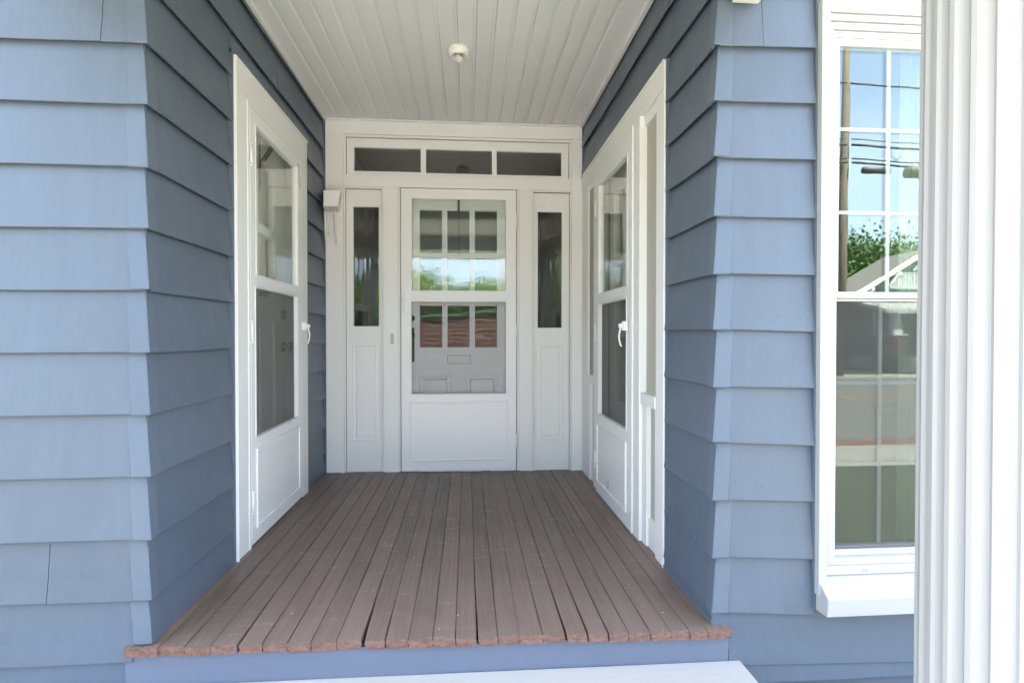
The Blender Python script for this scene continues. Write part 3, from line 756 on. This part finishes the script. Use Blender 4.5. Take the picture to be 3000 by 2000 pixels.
ub(LEFT, 'jamb', 2.640, 2.658, LY + .051, LY + .13, zf, 2.05, W, lf); ub(LEFT, 'jamb', 3.508, 3.526, LY + .051, LY + .13, zf, 2.05, W, lf); ub(LEFT, 'jamb', 2.6585, 3.5075, LY + .051, LY + .13, 2.03, 2.05, W, lf)
ub(LEFT, 'sill', 2.658, 3.508, LY + .02, LY + .13, -.06, .003, WH, lf)
LD = storm_door(LEFT, (-.99, 3.08, 0), 'white storm door in the blue siding beside the bracket box', 2.674, 3.497, .012, 2.031, LY - .006,
                (2.742, 3.388, 1.268, 1.962), (2.728, 3.384, .503, 1.205), (2.735, 3.392, .090, .440), hinge='l', mesh='screen_side')
def lever(mp, uc, y, z, dirn, parent):
    h = MB(); h.box(uc - .018, uc + .018, y - .030, y - .0062, z - .024, z + .024)
    h.box(uc - .010, uc + .010, y - .050, y - .0303, z - .010, z + .012)
    h.loft([[(uc + a, y - .038 - .013 * math.sin(t * math.pi * .9) + .006 * t + b, z - .006 - .100 * t) for a, b in ((-.007, -.004), (.007, -.004), (.006, .004), (-.006, .004))] for t in [k / 10 for k in range(11)]])
    return mp.mb(h).build('handle', M['alu'], parent, .003)
lever(LEFT, 3.462, LY - .006, 1.035, 1, LD)
sp = MB(); sp.tube(helix((3.14, LY + .04, 2.01), (3.02, LY + .055, 1.885), .010, 15), .002, 5)
sp.tube([(3.17, LY + .035, 2.03), (3.14, LY + .04, 2.01)], .004, 6)
LEFT.mb(sp).build('spring', M['iron'], LD)
sp = MB(); chain_links(sp, [(2.965 + .002 * (k % 3), LY + .055, 1.985 - .0165 * k) for k in range(17)], .0075, .0016)
chain_links(sp, [(2.985 - .002 * (k % 2), LY + .060, 1.88 - .0165 * k) for k in range(9)], .0075, .0016)
sp.tube([(3.02, LY + .055, 1.885), (2.985, LY + .058, 1.86)], .002, 5); LEFT.mb(sp).build('chain', M['iron'], LD)
# inner door with a four pane light
li = thing('side_door', (-1.1, 3.08, 0), 'white paned inner door with dark knobs behind the storm door in the siding', 'door')
LIY = LY + .095
hl = [(2.760, 3.005, 1.575, 1.90), (3.060, 3.310, 1.575, 1.90), (2.760, 3.005, 1.19, 1.525), (3.060, 3.310, 1.19, 1.525)]
hp = [(2.76, 3.005, .25, 1.06), (3.06, 3.31, .25, 1.06)]
LEFT.mb(ring_mesh(2.662, 3.506, .004, 2.028, hl + hp, LIY, .04)).build('door_leaf', M['white'], li, .005)
for q in hl: ub(LEFT, 'pane', q[0] - .003, q[1] + .003, LIY + .016, LIY + .019, q[2] - .003, q[3] + .003, M['pane'], li, 0)
for q in hp:
    ub(LEFT, 'panel', q[0] - .004, q[1] + .004, LIY + .016, LIY + .03, q[2] - .004, q[3] + .004, M['white'], li, 0)
    ub(LEFT, 'raised_field', q[0] + .035, q[1] - .035, LIY + .006, LIY + .0155, q[2] + .035, q[3] - .035, M['white'], li, .005)
for zz in (.915, 1.10):
    k = MB(); k.lathe((3.43, LIY - .0005, zz), [(.030, 0), (.030, -.006), (.013, -.010), (.013, -.030), (.025, -.036), (.030, -.048), (.022, -.060), (.006, -.063)] if zz < 1 else [(.030, 0), (.028, -.014), (.018, -.018)], 20, 'y')
    LEFT.mb(k).build('knob' if zz < 1 else 'deadbolt', M['brass'], li)
cu = MB(); cu.loft([[(2.68 + .8 * k / 40, LIY + .075 + .008 * math.sin(k * 1.3), z) for z in (1.1, 1.98)] for k in range(41)], closed=False, caps=False)
cu.loft([[(2.68 + .8 * k / 40, LIY + .077 + .008 * math.sin(k * 1.3), z) for z in (1.1, 1.98)] for k in range(41)], closed=False, caps=False, smooth=True)
tag(LEFT.mb(cu).build('curtain', M['curtain']), 'beige curtain hanging behind the panes of the door in the siding', 'curtain', 'door curtains')

# --- right side door unit with recessed side panels
RYF = 0.842
rf_ = thing('door_casing', (RYF, 3.1, -.02), 'white casing with tall recessed side panels and ledges beside the siding pier', 'door casing', 'white side door casings', kind='thing')
zr = fz(.84) - .004
ub(RIGHT, 'casing_board', 2.354, 2.462, RYF, RYF + .02, zr, 2.040, W, rf_); ub(RIGHT, 'casing_board', 3.905, 4.092, RYF + .004, RYF + .022, zr, 2.040, W, rf_)
hd = MB(); hd.loft([[(u, yy, zz + dz) for yy, zz in ((RYF - .002, 2.0405), (RYF - .002, 2.142), (RYF + .02, 2.142), (RYF + .02, 2.0405))] for u, dz in ((2.352, 0.004), (4.095, -.012))]); RIGHT.mb(hd).build('casing_board', W, rf_, .003)
hd = MB(); hd.loft([[(u, yy, zz + dz) for yy, zz in ((RYF - .010, 2.1425), (RYF - .010, 2.152), (RYF + .02, 2.152), (RYF + .02, 2.1425))] for u, dz in ((2.350, 0.004), (4.095, -.012))]); RIGHT.mb(hd).build('drip_cap', W, rf_, .002)
ub(RIGHT, 'edge_bead', 2.347, 2.3535, RYF - .006, RYF + .02, zr, 2.15, W, rf_, .002)
# jamb posts either side of the door
ub(RIGHT, 'jamb_post', 2.672, 2.772, RYF - .010, RYF + .07, zr, 2.040, W, rf_); ub(RIGHT, 'jamb_post', 3.586, 3.688, RYF - .004, RYF + .07, zr, 2.040, W, rf_)
ub(RIGHT, 'stop', 2.7725, 2.7925, RYF - .017, RYF + .06, zr, 2.030, W, rf_); ub(RIGHT, 'stop', 3.5665, 3.5855, RYF - .010, RYF + .06, zr, 2.030, W, rf_)
ub(RIGHT, 'stop', 2.793, 3.566, RYF - .012, RYF + .06, 2.012, 2.030, W, rf_)
ub(RIGHT, 'sill', 2.793, 3.566, RYF + .016, RYF + .11, -.07, -.012, WH, rf_)
def side_panel(u0, u1, near):
    y = RYF
    ub(RIGHT, 'panel_back', u0, u1, y + .050, y + .066, zr, 2.040, W, rf_)
    ub(RIGHT, 'ledge', u0 + .0005, u1 - .0005, y - (.004 if near else 0), y + .0495, .650, .706, W, rf_, .004)
    # fluted cover above the ledge
    q = MB(); n = 3; wd = (u1 - u0) / n
    for k in range(n): q.box(u0 + wd * k + .003, u0 + wd * (k + 1) - .003, y + .036 - .006 * (k == 1), y + .0495, .7065, 1.985)
    RIGHT.mb(q).build('cover_panel', W, rf_, .006)
    ub(RIGHT, 'top_block', u0 + .0005, u1 - .0005, y + .012, y + .0495, 1.986, 2.0395, W, rf_)
    ub(RIGHT, 'lower_stile', u0 + .0005, u0 + .045, y + .012, y + .0495, zr, .6495, W, rf_); ub(RIGHT, 'lower_stile', u1 - .070, u1 - .0005, y + .004, y + .0495, zr, .6495, W, rf_)
    ub(RIGHT, 'lower_rail', u0 + .0455, u1 - .0705, y + .014, y + .0495, zr, .12, W, rf_)
    ub(RIGHT, 'lower_panel', u0 + .052, u1 - .076, y + .034, y + .0495, .125, .640, W, rf_, .006)
side_panel(2.4625, 2.6715, True); side_panel(3.6885, 3.9045, False)
# the inner sides of the near recess read as a return board
RD = storm_door(RIGHT, (.84, 3.18, -.02), 'white storm door between recessed side panels, its lever facing the panels', 2.7945, 3.564, -.016, 2.010, RYF - .016,
                (2.858, 3.484, 1.240, 1.915), (2.868, 3.486, .490, 1.172), (2.872, 3.500, .070, .415), hinge='r', mesh='screen_side')
lever(RIGHT, 2.838, RYF - .016, 1.030, -1, RD)
sp = MB(); sp.tube(helix((3.03, RYF + .03, 1.90), (3.04, RYF + .035, 1.76), .012, 14), .002, 5); sp.tube([(3.03, RYF + .03, 2.0), (3.03, RYF + .03, 1.9)], .002, 5); RIGHT.mb(sp).build('spring', M['alu'], RD)
sp = MB(); chain_links(sp, [(2.99, RYF + .035, 1.97 - .0165 * k) for k in range(12)], .0075, .0016); RIGHT.mb(sp).build('chain', M['iron'], RD)
ri = thing('side_door', (.95, 3.18, -.02), 'white paned inner door behind the storm door between recessed side panels', 'door')
RIY = RYF + .075
hl = [(2.905, 3.165, 1.46, 1.87), (3.215, 3.47, 1.46, 1.87), (2.905, 3.165, 1.02, 1.41), (3.215, 3.47, 1.02, 1.41), (2.905, 3.165, .58, .97), (3.215, 3.47, .58, .97)]
RIGHT.mb(ring_mesh(2.795, 3.565, -.01, 2.01, hl, RIY, .04)).build('door_leaf', M['white'], ri, .005)
for q in hl: ub(RIGHT, 'pane', q[0] - .003, q[1] + .003, RIY + .016, RIY + .019, q[2] - .003, q[3] + .003, M['pane'], ri, 0)
cu = MB(); cu.loft([[(2.80 + .76 * k / 40, RIY + .075 + .008 * math.sin(k * 1.2), z) for z in (.5, 1.98)] for k in range(41)], closed=False, caps=False, smooth=True)
cu.loft([[(2.80 + .76 * k / 40, RIY + .077 + .008 * math.sin(k * 1.2), z) for z in (.5, 1.98)] for k in range(41)], closed=False, caps=False, smooth=True)
tag(RIGHT.mb(cu).build('curtain', M['curtain']), 'beige curtain behind the panes of the door between recessed side panels', 'curtain', 'door curtains')

# ------------------------------------------------------------------ ceiling lamp holder
lh = thing('lamp_holder', (-.042, 3.05, CEIL), 'round white porcelain lamp holder without bulb on the porch ceiling', 'lamp holder')
MB().lathe((-.042, 3.05, CEIL), [(.050, .004), (.054, -.004), (.0585, -.012), (.0585, -.020), (.057, -.0215), (.0575, -.024), (.054, -.034), (.046, -.0425), (.0425, -.0435), (.0405, -.040), (.0395, -.010)], 48).build('base', M['porcelain'], lh)
MB().lathe((-.042, 3.05, CEIL), [(.0390, -.0105), (.0390, -.0125)], 32).build('inner_plate', M['dark'], lh)
MB().lathe((-.042, 3.05, CEIL), [(.0175, -.013), (.0185, -.046), (.0215, -.048), (.0215, -.060), (.019, -.0625), (.0145, -.0625), (.0135, -.055), (.0, -.054)], 32).build('socket', M['porcelain'], lh)
for a in (0.15, 3.3):
    x, y = -.042 + .047 * math.cos(a), 3.05 + .047 * math.sin(a); MB().lathe((x, y, CEIL - .040), [(.0035, 0), (.0045, -.004), (.0035, -.008)], 10).build('screw', M['porcelain'], lh)

# ------------------------------------------------------------------ grid window on the right
VN = M['vinyl']
wd = thing('sash_window', (1.57, 1.86, .02), 'white double hung window with pale grid reflecting the street, behind the fluted column', 'window', kind='thing')
WX0, WX1 = 1.204, 1.906
Wm = lambda x: 1.204 + 1.906 - x
def wb(name, x0, x1, y0, y1, z0, z1, m=VN, bevel=.003, parent=None): return bx(name, x0, x1, y0, y1, z0, z1, m, parent or wd, bevel)
for fl_ in (0, 1):
    q = (lambda a, b: (a, b)) if not fl_ else (lambda a, b: (Wm(b), Wm(a)))
    x0, x1 = q(1.2065, 1.2375); wb('casing', x0, x1, 1.838, 1.885, .085, 2.128, M['trim_out'])
    x0, x1 = q(1.238, 1.2575); wb('casing_step', x0, x1, 1.852, 1.885, .1822, 2.034, M['trim_out'])
    x0, x1 = q(1.258, 1.280); wb('sash_track', x0, x1, 1.861, 1.95, .182, 2.010)
wb('head_casing', 1.238, Wm(1.238), 1.838, 1.885, 2.0845, 2.15, M['trim_out']); wb('head_casing', 1.2065, Wm(1.2065), 1.838, 1.885, 2.1505, 2.30, M['trim_out'])
wb('head_step', 1.238, Wm(1.238), 1.846, 1.885, 2.060, 2.084, M['trim_out']); wb('head_step', 1.238, Wm(1.238), 1.853, 1.885, 2.0345, 2.0595, M['trim_out'])
wb('head_track', 1.2585, Wm(1.2585), 1.861, 1.95, 2.0105, 2.034)
# sill, stool and apron
mb = MB(); mb.loft([[(x, 1.795, .092), (x, 1.800, .030), (x, 1.885, .024), (x, 1.885, .150), (x, 1.862, .148)] for x in (1.212, Wm(1.212))]); mb.build('sill', M['trim_out'], wd, .004)
wb('stool', 1.238, Wm(1.238), 1.852, 1.90, .1505, .1815); wb('frame_bottom', 1.2585, Wm(1.2585), 1.858, 1.95, .182, .206)
mb = MB()
def stroke(mb, pts):
    for (a, b), (c, d) in zip(pts, pts[1:]):
        mb.tube([(1.375 + a * .011, 1.8512, .156 + b * .011), (1.375 + c * .011, 1.8512, .156 + d * .011)], .00055, 4, smooth=False)
stroke(mb, [(0, 0), (0, 1.2), (.5, 1.2), (.5, .65), (0, .6), (.6, 0)]); stroke(mb, [(.8, 0), (.85, 1.2), (1.3, .1), (1.35, 1.1)]); stroke(mb, [(2.2, 1.15), (1.6, 1.2), (1.65, 0), (2.2, .1)]); stroke(mb, [(1.65, .65), (2.1, .7)])
mb.build('pencil_lettering', M['pencil'], wd)
def win_sash(name, y, z0, z1, gx0, gx1, gz0, gz1, verts, hors, scr, gy):
    s_ = ring_mesh(1.281, Wm(1.281), z0, z1, [(gx0, gx1, gz0, gz1)], y, .03).build(name, VN, wd, .003)
    wb('pane', gx0 - .003, gx1 + .003, y + .008, y + .011, gz0 - .003, gz1 + .003, M['winglass'], 0, s_)
    wb('pane', gx0 - .003, gx1 + .003, y + .024, y + .027, gz0 - .003, gz1 + .003, M['winglass'], 0, s_)
    zz = [gz0] + hors + [gz1]
    for v_ in verts: wb('grille_bar', v_ - .007, v_ + .007, y + .0145, y + .0205, gz0, gz1, VN, .001, s_)
    xs = [gx0] + verts + [gx1]
    for hz in hors:
        for a, b in zip(xs, xs[1:]): wb('grille_bar', a + (.0075 if a != gx0 else 0), b - (.0075 if b != gx1 else 0), y + .0145, y + .0205, hz - .0065, hz + .0065, VN, .001, s_)
    return s_
gv = [1.4785, 1.4785 + .197]
us = win_sash('upper_sash', 1.863, 1.112, 2.010, 1.287, Wm(1.287), 1.134, 1.984, gv, [1.702, 1.412], False, 0)
ls = win_sash('lower_sash', 1.893, .2065, 1.135, 1.290, Wm(1.290), .236, 1.105, [1.478, 1.675], [.812, .522], True, 0)
sc = MB(); sc.box(1.288, Wm(1.288), 1.884, 1.8846, .226, 1.109); sc.build('screen', M['screen_dense'], wd)
ring_mesh(1.281, Wm(1.281), .2065, 1.111, [(1.289, Wm(1.289), .228, 1.102)], 1.879, .012).build('screen_frame', VN, wd, .002)
# curtains inside that window
for a, b, lb in ((1.28, 1.38, 'narrow beige curtain inside the grid window on the side of the siding pier'), (1.70, 1.90, 'wider beige curtain inside the grid window on the side behind the column')):
    cu = MB(); cu.loft([[(a + (b - a) * k / 20, 2.10 + .015 * math.sin(k * 1.4), z) for z in (.1, 2.1)] for k in range(21)], closed=False, caps=False, smooth=True)
    cu.loft([[(a + (b - a) * k / 20, 2.102 + .015 * math.sin(k * 1.4), z) for z in (.1, 2.1)] for k in range(21)], closed=False, caps=False, smooth=True)
    tag(cu.build('curtain', M['curtain']), lb, 'curtain', 'window curtains')

# ------------------------------------------------------------------ columns, portico, step
def column(x, y, label):
    t = thing('fluted_column', (x, y, -.13), label, 'column', 'white fluted porch columns')
    n = 24; r = .130; ring = []
    for k in range(n):
        a0 = 2 * math.pi * (k + .5) / n
        for q in range(8):
            f = q / 8; a = a0 + 2 * math.pi / n * f
            fil = .13
            if f < fil or f > 1 - fil: d = 0
            else:
                g = (f - fil) / (1 - 2 * fil); d = .0068 * math.sqrt(max(0, 1 - (2 * g - 1) ** 2))
            ring.append((r - d, a))
    rows = []
    for z, s in ((.0, 1.02), (.03, 1.0), (1.0, .995), (2.06, .96)):
        rows.append([(x + rr_ * s * math.cos(a), y + rr_ * s * math.sin(a), z) for rr_, a in ring])
    MB().loft(rows, smooth=False).build('shaft', M['column'], t)
    b = MB(); b.lathe((x, y, 0), [(.17, -.09), (.175, -.075), (.17, -.058), (.15, -.05), (.145, -.035), (.155, -.02), (.15, -.005), (.137, .0)], 48); b.build('base', M['column'], t)
    bx('plinth', x - .18, x + .18, y - .18, y + .18, -.13, -.091, M['column'], t, .004)
    c = MB(); c.lathe((x, y, 2.06), [(.126, 0), (.134, .008), (.126, .014), (.130, .02), (.155, .028)], 48); c.build('capital', M['column'], t)
    bx('abacus', x - .165, x + .165, y - .165, y + .165, 2.0885, 2.1075, M['column'], t, .003)
    return t
column(.9235, .89, 'white fluted column in front of the grid window')
column(-1.20, .89, 'white fluted column outside the porch beyond the wide siding wall')
po = thing('portico', (-.1, 1.2, 2.12), 'cream painted portico beams and roof carried by the fluted columns', 'portico', kind='thing')
bx('side_beam', .897, .988, .70, 1.857, 2.108, 2.33, WH, po, .003)
bx('side_beam', -1.30, -1.11, .70, 1.857, 2.108, 2.33, WH, po, .003)
bx('front_beam', -1.30, .988, 0.505, .6995, 2.108, 2.33, WH, po, .003)
bx('header', -1.0, .84, 1.862, 1.897, 2.29, CEIL + .02, WH, po, .003)
px_ = -1.1095
while px_ < .89:
    bx('ceiling_board', px_, min(px_ + .098, .8965), .70, 1.858, 2.283, 2.2995, M['ceil'], po, .004); px_ += .1005
bx('roof_deck', -1.42, 1.10, .10, 1.857, 2.331, 2.36, WH, po, 0)
bx('eave_board', -1.42, 1.10, .06, .0995, 2.075, 2.36, WH, po, .004)
mb = MB()
for sx in (-1, 1):
    xe = -.155 + sx * 1.32
    mb.loft([[(xe, y, 2.36), (-.155, y, 2.78), (-.155, y, 2.86), (xe, y, 2.44)] for y in (.02, 1.857)])
mb.build('roof', M['shingle'], po)
MB().loft([[(-1.30, y, 2.361), (.99, y, 2.361), (-.155, y, 2.77)] for y in (.50, .54)]).build('pediment', WH, po)

st = thing('entry_step', (-.1, 1.2, G), 'white painted porch step below the blue skirt board', 'step')
mb = MB(); mb.loft([[(-1.45, y, G), (.9, y, G), (.938, y, -.136), (-1.45, y, -.128)] for y in (.62, 1.8625)]); mb.build('platform', M['step'], st, .006)
mb = MB(); mb.box(-1.45, .938, .30, .6195, G, -.31); mb.build('tread', M['step'], st, .006)
bx('pier', .9385, 1.06, .66, 1.12, G, -.1305, M['step'], st, .005)

# ------------------------------------------------------------------ across the street (seen in the panes)
def mkcrown(seed, n, spread, leaf=.2):
    rg = np.random.default_rng(seed); cl = rg.normal(size=(26, 3)); cl /= np.linalg.norm(cl, axis=1)[:, None]; cl *= rg.uniform(.35, .95, (26, 1)); cl[:, 2] *= .8
    k = rg.integers(0, 26, n); p = cl[k] + rg.normal(size=(n, 3)) * .19; p *= np.array(spread)
    a = rg.normal(size=(n, 3)); a /= np.linalg.norm(a, axis=1)[:, None]; b = np.cross(a, rg.normal(size=(n, 3))); b /= np.linalg.norm(b, axis=1)[:, None]
    s = rg.uniform(.6, 1.3, (n, 1)) * leaf
    v = np.stack([p - a * s, p + b * s * .55, p + a * s, p - b * s * .55], 1).reshape(-1, 3)
    me = bpy.data.meshes.new('crown'); me.from_pydata(v.tolist(), [], [(4 * i, 4 * i + 1, 4 * i + 2, 4 * i + 3) for i in range(n)]); me.update(); return me
crowns = [mkcrown(1, 24000, (1, 1, 1), .031), mkcrown(2, 24000, (1, 1, 1), .031), mkcrown(3, 24000, (1, 1, 1), .031)]
for c, m_ in zip(crowns, ('leaf', 'leaf2', 'leaf')): c.materials.append(M[m_])
def tree(x, y, h, r, i, label, group='trees across the street'):
    t = thing('broadleaf_tree', (x, y, G - .05), label, 'tree', group)
    ch = h - r * .95
    tk = MB(); tk.tube([(x, y, G - .2), (x + .1, y, G + ch * .35), (x - .05, y + .1, G + ch * .75), (x, y, G + ch)], [h * .035, h * .028, h * .02, h * .010], 9)
    for q in range(5):
        a = q * 1.26 + i; tk.tube([(x, y, G + ch * (.55 + .05 * q)), (x + r * .35 * math.cos(a), y + r * .35 * math.sin(a), G + ch * .85), (x + r * .65 * math.cos(a), y + r * .65 * math.sin(a), G + ch + r * .2)], [h * .012, h * .008, h * .003], 6)
    tk.build('trunk', M['bark'], t)
    o = bpy.data.objects.new('crown', crowns[i % 3]); link(o, Vector((x, y, G + ch)), t); o.scale = (r, r, min(r, h * .48)); o.rotation_euler = (0, 0, i * 1.3)
ORD = 'first second third fourth fifth sixth seventh eighth ninth tenth eleventh twelfth thirteenth'.split()
tr_ = random.Random(21)
for i in range(13):
    x = -17 + i * 2.3 + tr_.uniform(-.5, .5)
    tree(x, -36 + tr_.uniform(-4, 3), tr_.uniform(5.6, 7.0), tr_.uniform(2.5, 3.3), i, 'leafy green tree behind the brick building, %s in the row from its left' % ORD[i])
tree(-7.5, -47, 9.2, 3.2, 5, 'tallest leafy tree standing far behind the row at the brick building')
for i, (x, y, h, r) in enumerate(((25.2, -30, 8.3, 3.9), (28.6, -34, 6.9, 3.6), (30, -33, 8, 4), (36, -30, 8, 4), (-26, -30, 8, 4), (-20, -26, 7, 3.4))):
    tree(x, y, h, r, i + 1, ('broad green tree right beside the gabled house, showing over its eave', 'broad green tree behind the gabled house across the street', 'tall green tree beyond the far side of the gabled house', 'tall green tree farthest along the street past the gabled house', 'tall green tree past the end of the brick building', 'shorter green tree at the near end of the brick building')[i])

bk = thing('brick_building', (-1, -28, G), 'low red brick building with green roof edge across the street', 'building')
mb = MB(); mb.loft([[(x, -26, G), (x, -33, G), (x, -33, z), (x, -26, z)] for x, z in ((-12, 1.75), (-1.5, 2.05), (3.2, 2.55), (10, 2.6))]); mb.build('wall', M['brick'], bk)
mb = MB(); mb.loft([[(x, -25.85, z), (x, -33.1, z), (x, -33.1, z + .13), (x, -25.85, z + .13)] for x, z in ((-12.1, 1.752), (-1.5, 2.052), (3.2, 2.552), (10.1, 2.602))]); mb.build('coping', M['coping'], bk)
mb = MB(); mb.box(-12, 10, -25.99, -25.9, .02, .10); mb.build('string_course', M['coping'], bk)

# bungalow with front gable
bg_ = thing('bungalow', (19, -20, G), 'green bungalow with white trimmed front gable and porch across the street', 'house')
HX, HY = 20.0, -20.0
wall_ = MB(); wall_.loft([[(HX - 2.9, y, G), (HX + 2.9, y, G), (HX + 2.9, y, 2.72), (HX, y, 4.38), (HX - 2.9, y, 2.72)] for y in (HY, HY - 1.7)]); wall_.build('wall', M['greenwood'], bg_)
rfm = MB()
for sx in (-1, 1): rfm.loft([[(HX + sx * 3.4, y, 2.62), (HX, y, 4.57), (HX, y, 4.72), (HX + sx * 3.4, y, 2.77)] for y in (HY + .75, HY - 1.9)])
rfm.build('roof', M['shingle'], bg_)
for sx in (-1, 1):
    q = MB(); q.loft([[(HX + sx * 3.42, y, 2.55), (HX, y, 4.52), (HX, y, 4.71), (HX + sx * 3.42, y, 2.76)] for y in (HY + .755, HY + .80)]); q.build('bargeboard', WH, bg_)
for k, dx in enumerate((-2.5, -1.25, 0, 1.25, 2.5)):
    zz = 4.44 - abs(dx) * .57; q = MB(); q.box(HX + dx - .06, HX + dx + .06, HY, HY + .75, zz - .12, zz); q.tube([(HX + dx, HY + .02, zz - .55), (HX + dx, HY + .6, zz - .1)], .05, 6); q.build('bracket', WH, bg_)
vent = MB()
for k in range(9): vent.box(HX - 1.2 + .06 * k, HX + 1.2 - .06 * k, HY + .01, HY + .05, 3.05 + k * .085, 3.09 + k * .085)
for k in range(19): vent.box(HX - 1.2 + k * .13, HX - 1.17 + k * .13, HY + .051, HY + .07, 3.03, 3.78 - abs(k - 9) * .05)
vent.build('gable_vent', WH, bg_)
bx('band_board', HX - 2.85, HX + 2.85, HY + .005, HY + .06, 2.62, 2.86, WH, bg_, 0)
for dx in (-1.9, .8):
    q = bx('window', HX + dx, HX + dx + 1.1, HY + .01, HY + .07, .75, 2.2, WH, bg_, 0); bx('pane', HX + dx + .1, HX + dx + 1.0, HY + .072, HY + .08, .85, 2.1, M['glassdark'], q, 0)
# front porch of the bungalow
q = MB(); q.loft([[(x, HY + .1, 2.45), (x, HY + 2.6, 1.85), (x, HY + 2.6, 2.0), (x, HY + .1, 2.6)] for x in (HX - 3.3, HX + 3.3)]); q.build('porch_roof', WH, bg_)
bx('porch_floor', HX - 2.9, HX + 2.9, HY + .005, HY + 2.4, G, .05, M['concrete'], bg_, 0)
for dx in (-2.6, .6, 2.6):
    pr = bx('porch_pier', HX + dx - .25, HX + dx + .25, HY + 1.95, HY + 2.4, .05, .95, M['brick'], bg_, 0)
    q = MB(); q.loft([[(HX + dx - a, HY + 2.17 - a, z), (HX + dx + a, HY + 2.17 - a, z), (HX + dx + a, HY + 2.17 + a, z), (HX + dx - a, HY + 2.17 + a, z)] for a, z in ((.3, .951), (.3, 1.02), (.19, 1.021), (.13, 1.86))]); q.build('porch_post', WH, bg_)
# pale neighbour
nb = thing('cottage', (10.5, -24, G), 'pale grey cottage with low roof beside the green bungalow across the street', 'house')
bx('wall', 11.2, 15.4, -30, -22, G, 2.0, M['concrete'], nb, 0)
q = MB()
for ya, yb in ((-21.4, -26), (-30.6, -26)): q.loft([[(x, ya, 1.95), (x, yb, 3.3), (x, yb, 3.42), (x, ya, 2.07)] for x in (10.8, 15.5)])
q.build('roof', M['shingle'], nb)
for x in (11.7, 13.7):
    q = bx('window', x, x + 1.0, -21.995, -21.94, .5, 1.7, WH, nb, 0); bx('pane', x + .1, x + .9, -21.935, -21.93, .6, 1.6, M['glassdark'], q, 0)
# shrubs by the houses
for i, (x, y, s_) in enumerate(((12.3, -20.4, .8), (14.6, -19.9, .65), (16.2, -16.6, .6))):
    t = thing('shrub', (x, y, G), ('largest rounded shrub under the pale cottage window', 'rounded shrub at the corner of the pale cottage', 'small rounded shrub near the kerb before the green bungalow')[i], 'shrub', 'shrubs across the street')
    o = bpy.data.objects.new('foliage', crowns[1]); link(o, Vector((x, y, G + s_ * .75)), t); o.scale = (s_ * 1.2, s_, s_)

# utility pole, cables, equipment on the cables
UX, UY = 13.03, -14.9
up = thing('utility_pole', (UX, UY, G), 'weathered wooden utility pole at the far kerb, reflected in the grid window', 'utility pole')
MB().tube([(UX - .06, UY, G - .3), (UX, UY, 4.0), (UX + .14, UY, 12.6)], [.16, .15, .125], 16).build('pole', M['pole'], up)
bx('crossarm', UX - .9, UX + 1.1, UY - .07, UY + .07, 11.9, 12.04, M['pole'], up, .005)
for k in range(4): MB().lathe((UX - .7 + k * .55, UY, 12.04), [(.02, 0), (.05, .05), (.03, .08), (.055, .12), (.02, .16)], 10).build('insulator', M['porcelain'], up)
def cable(x0, z0, x1, z1, y, r, sag, label):
    pts = [(x0 + (x1 - x0) * t, y, z0 + (z1 - z0) * t - sag * 4 * t * (1 - t)) for t in [k / 24 for k in range(25)]]
    return tag(MB().tube(pts, r, 7).build('cable', M['wire']), label, 'cable', 'overhead cables along the street')
CB = [(9.62, .030, 'highest'), (7.70, .018, 'second highest'), (7.50, .042, 'third highest, thick'), (7.02, .026, 'fourth highest'), (6.88, .040, 'lowest, thick')]
for i, (z_, r_, lb) in enumerate(CB):
    cable(UX + .15, z_, UX + 40, z_ + .2, UY + .2 + .02 * i, r_, .5, lb + ' black overhead cable running right from the utility pole')
    cable(-28, z_ + .1, UX - .05, z_, UY + .2 + .02 * i, r_, .5, lb + ' black overhead cable running left from the utility pole')
sp = MB(); sp.tube([(UX + 1.75 + .25 * math.cos(a) , UY + .3, 7.42 + .42 * math.sin(a)) for a in [math.pi + math.pi * k / 12 for k in range(13)]], .014, 6)
tag(sp.build('cable_loop', M['wire']), 'slack loop of cable under the third highest street cable', 'cable')
for x, z_, l_, r_, lb in ((UX + 1.0, 6.62, 1.0, .115, 'slim grey splice case hanging from the street cables'), (UX + 2.75, 6.60, 1.2, .20, 'thick grey splice case hanging from the street cables')):
    t = thing('splice_case', (x, UY + .28, z_), lb, 'splice case')
    MB().lathe((x, UY + .28, z_), [(.03, -l_ / 2), (r_, -l_ / 2 + .04), (r_, l_ / 2 - .04), (.03, l_ / 2)], 16, 'x').build('case', M['casegrey'], t)
    for dx in (-.3, .3): q = MB(); q.tube([(x + dx, UY + .28, z_ + r_ * .9), (x + dx, UY + .28, z_ + .30)], .02, 6); q.build('hanger', M['alu'], t)
